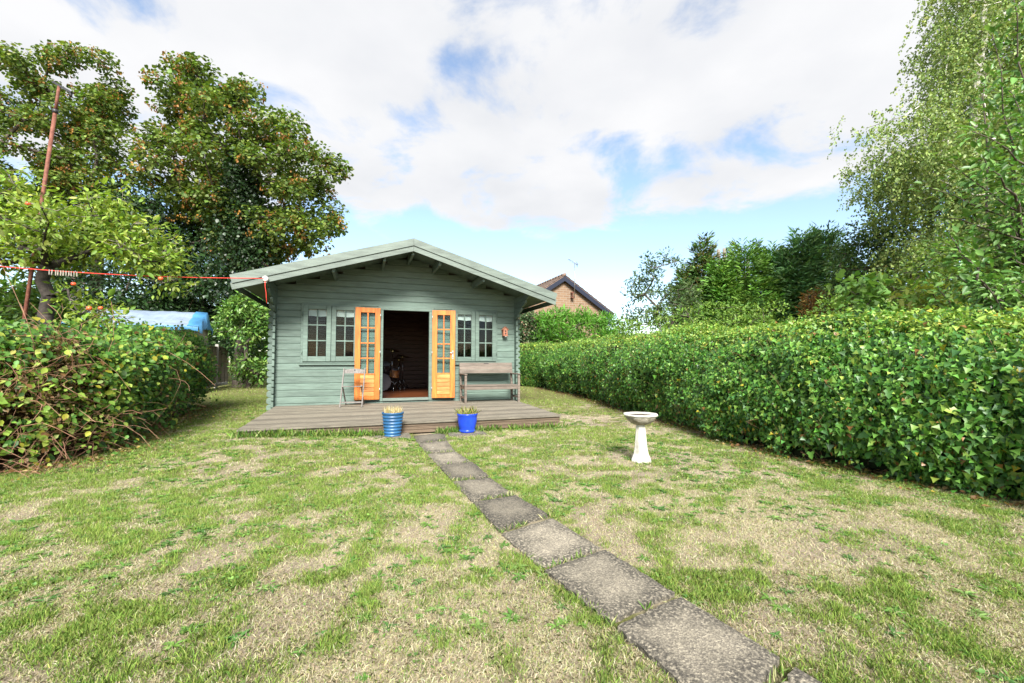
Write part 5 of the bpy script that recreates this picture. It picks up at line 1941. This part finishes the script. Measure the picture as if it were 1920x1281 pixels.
inv = (LP[:, 0] / LP[:, 1] < 1.19) & (LP[:, 0] / LP[:, 1] > 0.9)
big = np.argsort(-(LL / LP[:, 1] * inv))[:280]
mask = np.ones(nn, bool)
mask[big] = False
L = Leaves()
L.add(LP[mask] - fb, LD[mask], LN[mask], LL[mask], LL[mask] * 0.5, lc[mask], 'oval', 0.35, 0.2)
L.build('crown', M['gloss'], fruit, 'stuff')
leaf_parts(fruit, 'leaf', LP[big] - fb, LD[big], LN[big], LL[big] * 1.05, 0.5, lc[big], 'oval', 'gloss', 10, 0.35, 0.2)


# conifers with feathery sprays
def conifer(label, tops, Y, n, seed, cols, low=0.6):
    rng = np.random.default_rng(seed)
    P0 = [wpt(x, y, Y) for x, y, _ in tops]
    base = np.array([np.mean([p[0] for p in P0]), Y, 0.0])
    root = tag(empty('leyland_cypress', base), label, 'tree', 'conifers beyond the hedge')
    L = Leaves()
    st = Sticks(6)
    for (x, y, wpx), p in zip(tops, P0):
        Ht = p[2]
        Rm = wpx / FPX * Y / 2
        st.path([np.array([p[0], Y, 0]) - base, np.array([p[0], Y, Ht * 0.5]) - base, np.array([p[0], Y, Ht * 0.96]) - base], 0.14, 0.02)
        m = n
        f = rng.random(m) ** 0.75
        z = Ht - (Ht - low) * f
        R = Rm * np.minimum(1, 0.16 + 1.35 * f ** 0.85) * (0.62 + 0.45 * rng.random(m))
        a = rng.random(m) * 2 * math.pi
        lump = 0.75 + 0.5 * fbm(a * 1.3 + seed, z * 0.8, seed, 2)
        tip = np.stack([p[0] + R * lump * np.cos(a), Y + R * lump * np.sin(a), z], 1)
        dirn = np.stack([np.cos(a), np.sin(a), 0.55 + 0.9 * (f < 0.12)], 1) + rng.normal(0, 0.2, (m, 3))
        dirn = unit(dirn)
        for i in range(0, m, 12):
            st.seg(np.array([p[0], Y, z[i] - 0.3]) - base, tip[i] - base, 0.02, 0.006)
        q = 18
        T = np.repeat(tip, q, 0)
        Dd = np.repeat(dirn, q, 0)
        tt = rng.random((m * q, 1))
        off = (tt - 0.5) * 0.75
        side = unit(np.cross(Dd, np.array([0, 0, 1.0])))
        sg = np.where(rng.random((m * q, 1)) < 0.5, 1, -1)
        Ps = T + Dd * off + side * sg * rng.random((m * q, 1)) * 0.10 + rng.normal(0, 0.05, (m * q, 3))
        Ds = unit(Dd + side * sg * 0.65 - np.array([0, 0, 0.15]))
        c = np.repeat(palette(m, cols, None, 0.22, rng), q, 0) * np.exp(rng.normal(0, 0.15, (m * q, 1)))
        L.add(Ps - base, Ds, unit(np.array([0, -0.4, 0.7]) + rng.normal(0, 0.5, (m * q, 3))), 0.215 * np.exp(rng.normal(0, 0.25, m * q)), 0.066, c, 'diamond', 0.15, 0.2)
    st.build('trunk', M['bark'], root)
    L.build('crown', M['needle'], root, 'stuff')
    return root, base


CG = [(0.07, 0.12, 0.032), (0.095, 0.155, 0.038), (0.05, 0.09, 0.03), (0.17, 0.13, 0.045)]
conifer('rounded dark green cypress clump in the middle of the tree line', [(1395, 462, 170), (1445, 470, 120), (1350, 500, 110)], 20.0, 1050, 51, [(0.14, 0.23, 0.04), (0.19, 0.28, 0.052), (0.09, 0.165, 0.034)])
conifer('pointed dark cypress with a slim top left of the dead stems', [(1318, 455, 85), (1290, 505, 70)], 21.0, 800, 52, CG)
conifer('tall blue green cypress pair with feathery tops beside the birch', [(1505, 440, 110), (1548, 435, 110), (1480, 480, 100)], 19.0, 1000, 53, [(0.14, 0.235, 0.09), (0.19, 0.28, 0.105), (0.10, 0.175, 0.075)])

# dead grey topped stems above the cypress
ds = tag(empty('dead_tree', (wpt(1380, 600, 22)[0], 22, 0)), 'cluster of bare grey topped stems above the cypress', 'tree')
d0 = np.array([wpt(1380, 600, 22)[0], 22, 0])
for px, top_ in ((1347, 468), (1358, 466), (1366, 474), (1385, 476), (1402, 480)):
    p = wpt(px, top_, 22) - d0
    MB().tube([(p[0] * 0.6, 0, 0), (p[0] * 0.95, 0, p[2] * 0.7), (p[0], 0, p[2])], [0.15, 0.11, 0.085], 8).build('stem', M['bark_pale'], ds)

# shrubs along the far side of the hedge
r_ = np.random.default_rng(60)
C = crown_points([(1178, 560), (1195, 530), (1215, 490), (1232, 495), (1250, 520), (1290, 520), (1310, 560), (1320, 610), (1175, 610)], 15.5, 60, 0.8, 0.03, r_)
C = np.concatenate([C, np.array([wpt(x, y, 15.5) for x, y in ((1218, 485), (1219, 500), (1246, 478), (1252, 486), (1270, 490), (1190, 528), (1182, 545), (1200, 520), (1225, 525))])])
bush('buddleia_shrub', 'wispy grey green shrub with thin upright shoots near the brick house', C,
     [dict(per=60, spread=0.34, length=0.12, width=0.045, cols=[(0.075, 0.105, 0.035), (0.11, 0.14, 0.05), (0.06, 0.085, 0.035)], shape='lance', up=0.6, droop=0.0, jit=0.2)], 'leaf', seed=60, r_tip=0.008)
r_ = np.random.default_rng(61)
C = crown_points([(1008, 640), (1020, 590), (1060, 582), (1100, 588), (1140, 590), (1160, 620), (1160, 650)], 22.5, 70, 0.9, 0.03, r_)
bush('bamboo_clump', 'bright fresh green bush below the brick gable', C,
     [dict(per=90, spread=0.5, length=0.22, width=0.05, cols=[(0.10, 0.22, 0.025), (0.15, 0.28, 0.035), (0.07, 0.16, 0.02)], shape='lance', up=0.4, droop=-0.7, jit=0.15)], 'leaf', seed=61)
r_ = np.random.default_rng(62)
C = crown_points([(958, 690), (966, 590), (990, 578), (1005, 590), (1018, 620), (1014, 690)], 23.0, 75, 0.7, 0.03, r_)
bush('spotted_laurel', 'dark shrub with pale cream flecks at the right corner of the summer house', C,
     [dict(per=80, spread=0.42, length=0.13, width=0.065, cols=[(0.035, 0.06, 0.022), (0.05, 0.085, 0.03), (0.30, 0.29, 0.17)], weights=[4, 3, 1.5], shape='oval', up=0.8, droop=0.2)], 'gloss', seed=62)
r_ = np.random.default_rng(63)
C = crown_points([(1160, 640), (1165, 600), (1230, 585), (1330, 575), (1420, 572), (1500, 572), (1560, 560), (1600, 570), (1600, 640)], 12.0, 80, 0.5, 0.02, r_)
bush('privet_shrub', 'pale green strip of shrubs just beyond the middle of the hedge', C,
     [dict(per=80, spread=0.34, length=0.085, width=0.035, cols=[(0.15, 0.22, 0.035), (0.20, 0.26, 0.05), (0.10, 0.16, 0.03)], shape='oval', up=0.6, droop=-0.3)], 'leaf', seed=63)
r_ = np.random.default_rng(64)
C = crown_points([(1545, 590), (1550, 500), (1575, 470), (1600, 430), (1630, 410), (1665, 420), (1680, 480), (1690, 600)], 13.5, 80, 1.0, 0.05, r_)
bush('goat_willow', 'grey green small tree left of the birch above the hedge', C,
     [dict(per=95, spread=0.45, length=0.10, width=0.05, cols=[(0.05, 0.09, 0.035), (0.08, 0.125, 0.045), (0.11, 0.15, 0.04)], shape='oval', up=0.8, droop=0.4)], 'leaf', 'tree', seed=64)
r_ = np.random.default_rng(65)
C = crown_points([(1690, 600), (1690, 500), (1740, 470), (1820, 470), (1900, 500), (1990, 520), (1990, 600)], 8.6, 95, 0.9, 0.05, r_)
bush('hazel_shrub', 'yellow green shrub filling the gap beneath the birch', C,
     [dict(per=75, spread=0.36, length=0.075, width=0.05, cols=[(0.12, 0.165, 0.03), (0.18, 0.215, 0.04), (0.08, 0.12, 0.03)], shape='oval', up=0.9, droop=0.2)], 'leaf', seed=65)
r_ = np.random.default_rng(66)
# two leafy saplings standing up out of the hedge
for nm, lab, px, Yd, top_, k, col_ in (('fig_sapling', 'pale green large leaved sapling sticking up out of the hedge', 1620, 7.6, 520, 20, [(0.13, 0.22, 0.05), (0.18, 0.27, 0.07)]),
                                       ('sumac_sapling', 'yellow tipped sumac sapling arching over the hedge near the birch', 1745, 6.6, 535, 26, [(0.30, 0.34, 0.06), (0.19, 0.28, 0.05), (0.36, 0.33, 0.07)])):
    C = np.array([wpt(px + r_.normal(0, 22), r_.uniform(top_, 585), Yd + r_.normal(0, 0.15)) for _ in range(k)])
    bush(nm, lab, C, [dict(per=14, spread=0.19, length=0.13, width=0.05 if nm[0] == 's' else 0.10, cols=col_, shape='lance' if nm[0] == 's' else 'maple', up=0.9, droop=0.5)], 'leaf', seed=66, r_tip=0.004)
r_ = np.random.default_rng(68)
C = crown_points([(1500, 585), (1510, 552), (1560, 545), (1590, 560), (1595, 590)], 14.5, 22, 0.3, 0.02, r_)
bush('copper_shrub', 'patch of rusty orange foliage below the blue green cypress', C,
     [dict(per=80, spread=0.28, length=0.11, width=0.03, cols=[(0.26, 0.11, 0.03), (0.32, 0.15, 0.04), (0.18, 0.08, 0.03)], shape='lance', up=0.5, droop=0.3)], 'needle', seed=68)

# a dark belt of trees closing the view beyond the gardens
r_ = np.random.default_rng(70)
belt = Leaves()
for (xa, xb, yb, hh_) in ((-70, -8, 34, 6.0), (20, 60, 32, 7.0)):
    nn = int(220 * (xb - xa))
    x = r_.uniform(xa, xb, nn)
    prof_ = hh_ * (0.75 + 0.4 * fbm(x * 0.25, x * 0, 5, 2))
    Pn = np.stack([x, yb + r_.uniform(-1.5, 1.5, nn), prof_ * r_.random(nn) ** 0.6], 1)
    belt.add(Pn, rdir(nn, r_), unit(r_.normal(0, 0.6, (nn, 3)) + np.array([0, -0.6, 0.6])), 0.55, 0.4, palette(nn, [(0.045, 0.075, 0.02), (0.07, 0.10, 0.025), (0.03, 0.055, 0.018)], None, 0.2, r_), 'diamond', 0.2)
tag(belt.build('distant_wood', M['leaf'], None, 'stuff'), 'far belt of mixed dark green trees at the sides', 'trees')

# ------------------------------------------------------------------ lawn: blades, weeds, fallen leaves
r_ = np.random.default_rng(90)


def lawn_ok(x, y):
    u, v = to_uv(x, y)
    ok = (x < interp_line(HEDGE, y) - 0.02 + 0.25 * r_.random(len(x))) & ((x > interp_line(BRAM, y) - 0.1) | ((y > 10) & (x > -0.72 * y + 0.2)))
    ok &= ~((u > 0.02) & (u < 5.28) & (v > -3.46) & (v < 0.2))
    ok &= ~((u > -0.12) & (u < 5.5) & (v > 0))
    ok &= path_dist(x, y) > 0.0 - 0.045 * r_.random(len(x)) ** 3
    ok &= np.abs(x) < 1.28 * y + 0.35
    return ok


LG = Leaves()
tri_V, tri_C = [], []


def blades(n, y0, y1, lmin, lmax, wid):
    y = np.sqrt(y0 ** 2 + (y1 ** 2 - y0 ** 2) * r_.random(n))
    x = r_.uniform(-1.27, 1.27, n) * y
    k = lawn_ok(x, y)
    x, y = x[k], y[k]
    g = lush(x, y)
    m = len(x)
    clump = fbm(x * 16, y * 16, 61, 2)
    isg = r_.random(m) < np.clip(0.15 + 0.74 * g * (0.25 + 2.1 * (clump - 0.2)), 0, 0.93)
    bare_ = sstep(0.47, 0.63, fbm(x * 1.7 + 9, y * 1.7, 77, 4)) * (1 - g)
    k = r_.random(m) > bare_ * 0.42
    x, y, g, isg, clump = x[k], y[k], g[k], isg[k], clump[k]
    m = len(x)
    gcol = palette(m, [(0.165, 0.235, 0.045), (0.215, 0.275, 0.06), (0.115, 0.185, 0.038), (0.28, 0.30, 0.095)], [3, 3, 2, 1.5], 0.18, r_)
    scol = palette(m, [(0.42, 0.35, 0.235), (0.365, 0.30, 0.19), (0.50, 0.435, 0.32), (0.26, 0.195, 0.135), (0.32, 0.315, 0.135)], [3, 3, 2, 2, 1.4], 0.15, r_)
    c = np.where(isg[:, None], gcol, scol)
    ln = r_.uniform(lmin, lmax, m) * np.where(isg, 0.62 + 0.62 * g * clump * 1.6, 0.85)
    lean = np.where(isg, 0.55, 1.25)[:, None]
    D = unit(np.array([0, 0, 1.0]) + r_.normal(0, 1, (m, 3)) * lean * np.array([1, 1, 0.2]))
    D[:, 2] = np.abs(D[:, 2]) + 0.05
    z = gz(x, y)
    P = np.stack([x, y, z - 0.004], 1)
    S = unit(np.cross(D, rdir(m, r_))) * wid / 2
    tip = P + D * ln[:, None]
    mid = P + D * (ln * 0.55)[:, None] + np.array([0, 0, 0.1]) * ln[:, None]
    tip[:, 2] = np.maximum(tip[:, 2] - 0.12 * ln, z + 0.002)
    if y0 >= 2.4:
        return np.stack([P - S, P + S, tip], 1), c
    V = np.stack([P - S, P + S, mid + S * 0.8, tip, mid - S * 0.8], 1)
    return V, c


GV, GCOL = [], []
for a in ((170000, 1.25, 2.4, 0.014, 0.042, 0.0025), (260000, 2.4, 4.2, 0.016, 0.046, 0.0050), (190000, 4.2, 7.5, 0.018, 0.050, 0.0075), (90000, 7.5, 13, 0.02, 0.06, 0.011), (40000, 13, 26, 0.03, 0.07, 0.02)):
    V, c = blades(*a)
    GV.append(V.reshape(-1, 3))
    GCOL.append(c)
GS = np.concatenate([np.full(len(c), len(v) // len(c)) for v, c in zip(GV, GCOL)])
GV = np.concatenate(GV)
GCOL = np.concatenate(GCOL)
nb_ = len(GCOL)
tag(link('lawn_grass', np_mesh('lawn_grass', GV, GS, np.arange(len(GV)), GCOL), M['grass']),
    'short patchy lawn of green tufts and dry straw coloured grass', 'grass', kind='stuff')

# rosette weeds
WL = Leaves()
nw = 8000
y = np.sqrt(1.3 ** 2 + (10 ** 2 - 1.3 ** 2) * r_.random(nw))
x = r_.uniform(-1.25, 1.25, nw) * y
cl_ = fbm(x * 1.1 + 40, y * 1.1, 15, 3) + 0.05 * sstep(0.3, 1.5, x)
k = lawn_ok(x, y) & (r_.random(nw) < sstep(0.46, 0.64, cl_) * 0.85 + 0.06) & (path_dist(x, y) > 0.03)
x, y = x[k], y[k]
for xi, yi in zip(x, y):
    m = r_.integers(6, 12)
    a = r_.random() * 6.28 + np.arange(m) * 2.4 + r_.normal(0, 0.2, m)
    sz = min(0.034 * math.exp(r_.normal(0.22, 0.35)), 0.036 + 0.008 * yi)
    ele = r_.uniform(0.12, 0.6, m)
    D = np.stack([np.cos(a), np.sin(a), ele], 1)
    ln = sz * r_.uniform(0.7, 1.25, m)
    N = unit(np.stack([-np.cos(a) * ele, -np.sin(a) * ele, np.ones(m)], 1))
    P = np.repeat([[xi, yi, float(gz(np.array(xi), np.array(yi))) + 0.004]], m, 0)
    base_c = np.array([[0.11, 0.195, 0.04], [0.15, 0.235, 0.048], [0.085, 0.16, 0.042], [0.18, 0.24, 0.07]])[r_.integers(0, 4)]
    WL.add(P, D, N, ln, ln * r_.uniform(0.2, 0.36), base_c * np.exp(r_.normal(0, 0.15, (m, 1))), 'lance', 0.3, 0.35)
# clover and other small round leaves in the greener patches
nc_ = 60000
y = np.sqrt(1.25 ** 2 + (6.5 ** 2 - 1.25 ** 2) * r_.random(nc_))
x = r_.uniform(-1.25, 1.25, nc_) * y
k = lawn_ok(x, y) & (r_.random(nc_) < sstep(0.52, 0.66, fbm(x * 2.2 + 70, y * 2.2, 25, 3)) * (0.2 + 0.8 * lush(x, y)))
x, y = x[k], y[k]
m = len(x)
a = r_.random(m) * 6.28
ln = r_.uniform(0.010, 0.024, m)
WL.add(np.stack([x, y, gz(x, y) + r_.uniform(0.008, 0.028, m)], 1), np.stack([np.cos(a), np.sin(a), r_.normal(0.1, 0.3, m)], 1), unit(np.array([0, 0, 1.0]) + r_.normal(0, 0.4, (m, 3))),
       ln, ln * 0.75, palette(m, [(0.13, 0.20, 0.045), (0.17, 0.235, 0.055), (0.10, 0.16, 0.04)], None, 0.18, r_), 'oval', 0.15, 0.2)
# grassy weeds under the deck edge and round the pots
nf = 4200
u = r_.uniform(0.0, 5.1, nf)
v = -3.5 - np.abs(r_.normal(0, 0.07, nf))
wgt = 0.25 + 0.75 * np.exp(-((u - 2.6) / 0.9) ** 2) + 0.3 * np.exp(-((u - 0.8) / 0.8) ** 2)
k = (r_.random(nf) < wgt) & (vnoise(u * 3, u * 0, 8) > 0.25)
u, v = u[k], v[k]
m = len(u)
fx, fy = from_uv(u, v)
P = np.stack([fx, fy, gz(fx, fy)], 1)
D = unit(np.array([SA * 0.2, -CA * 0.35, 1.0]) + r_.normal(0, 0.4, (m, 3)))
ln = r_.uniform(0.03, 0.13, m)
WL.add(P, D, rdir(m, r_), ln, ln * 0.16, palette(m, [(0.12, 0.19, 0.03), (0.17, 0.22, 0.04), (0.30, 0.27, 0.11), (0.08, 0.14, 0.025)], None, 0.2, r_), 'lance', 0.2, 0.35)
# blades in the path joints
for i in range(1, len(SEAMP) - 1):
    a, b = SEAMP[i]
    nj = 70
    f = r_.random(nj) ** (0.7 if i % 2 else 1.6)
    k = vnoise(f * 7 + i * 9, f * 0 + i, 4) > 0.45
    f = f[k]
    q = a + (b - a) * f[:, None] + r_.normal(0, 0.008, (len(f), 2))
    P = np.stack([q[:, 0], q[:, 1], np.full(len(f), 0.004)], 1)
    ln = r_.uniform(0.025, 0.06, len(f))
    WL.add(P, unit(np.array([0, 0, 1.0]) + r_.normal(0, 0.6, (len(f), 3))), rdir(len(f), r_), ln, ln * 0.13, palette(len(f), [(0.11, 0.18, 0.03), (0.16, 0.2, 0.05), (0.4, 0.32, 0.17)], None, 0.2, r_), 'lance', 0.2, 0.3)
tag(WL.build('lawn_weeds', M['leaf'], None, 'stuff'), 'green rosette weeds and tufts scattered over the dry lawn', 'weeds')

# fallen leaves below the hedge and the bramble
nl = 2600
y = r_.uniform(2.4, 16, nl)
x = interp_line(HEDGE, y) - np.abs(r_.normal(0, 0.22, nl)) + 0.10
ne = 900
yb = r_.uniform(3.6, 10, ne)
xb = interp_line(BRAM, yb) + np.abs(r_.normal(0, 0.28, ne)) - 0.05
x, y = np.concatenate([x, xb]), np.concatenate([y, yb])
m = len(x)
FL = Leaves()
P = np.stack([x, y, gz(x, y) + 0.012 + 0.02 * r_.random(m)], 1)
a = r_.random(m) * 6.28
D = np.stack([np.cos(a), np.sin(a), r_.normal(0, 0.25, m)], 1)
ln = r_.uniform(0.025, 0.06, m)
FL.add(P, D, unit(np.array([0, 0, 1.0]) + r_.normal(0, 0.35, (m, 3))), ln, ln * 0.7,
       palette(m, [(0.26, 0.12, 0.05), (0.36, 0.21, 0.10), (0.18, 0.085, 0.04), (0.45, 0.31, 0.06), (0.42, 0.30, 0.2)], [3, 2, 2, 0.7, 1], 0.2, r_), 'oval', 0.35, 0.3)
tag(FL.build('fallen_leaves', M['leaf'], None, 'stuff'), 'brown fallen leaves lying along the foot of the hedge and bramble', 'leaves')
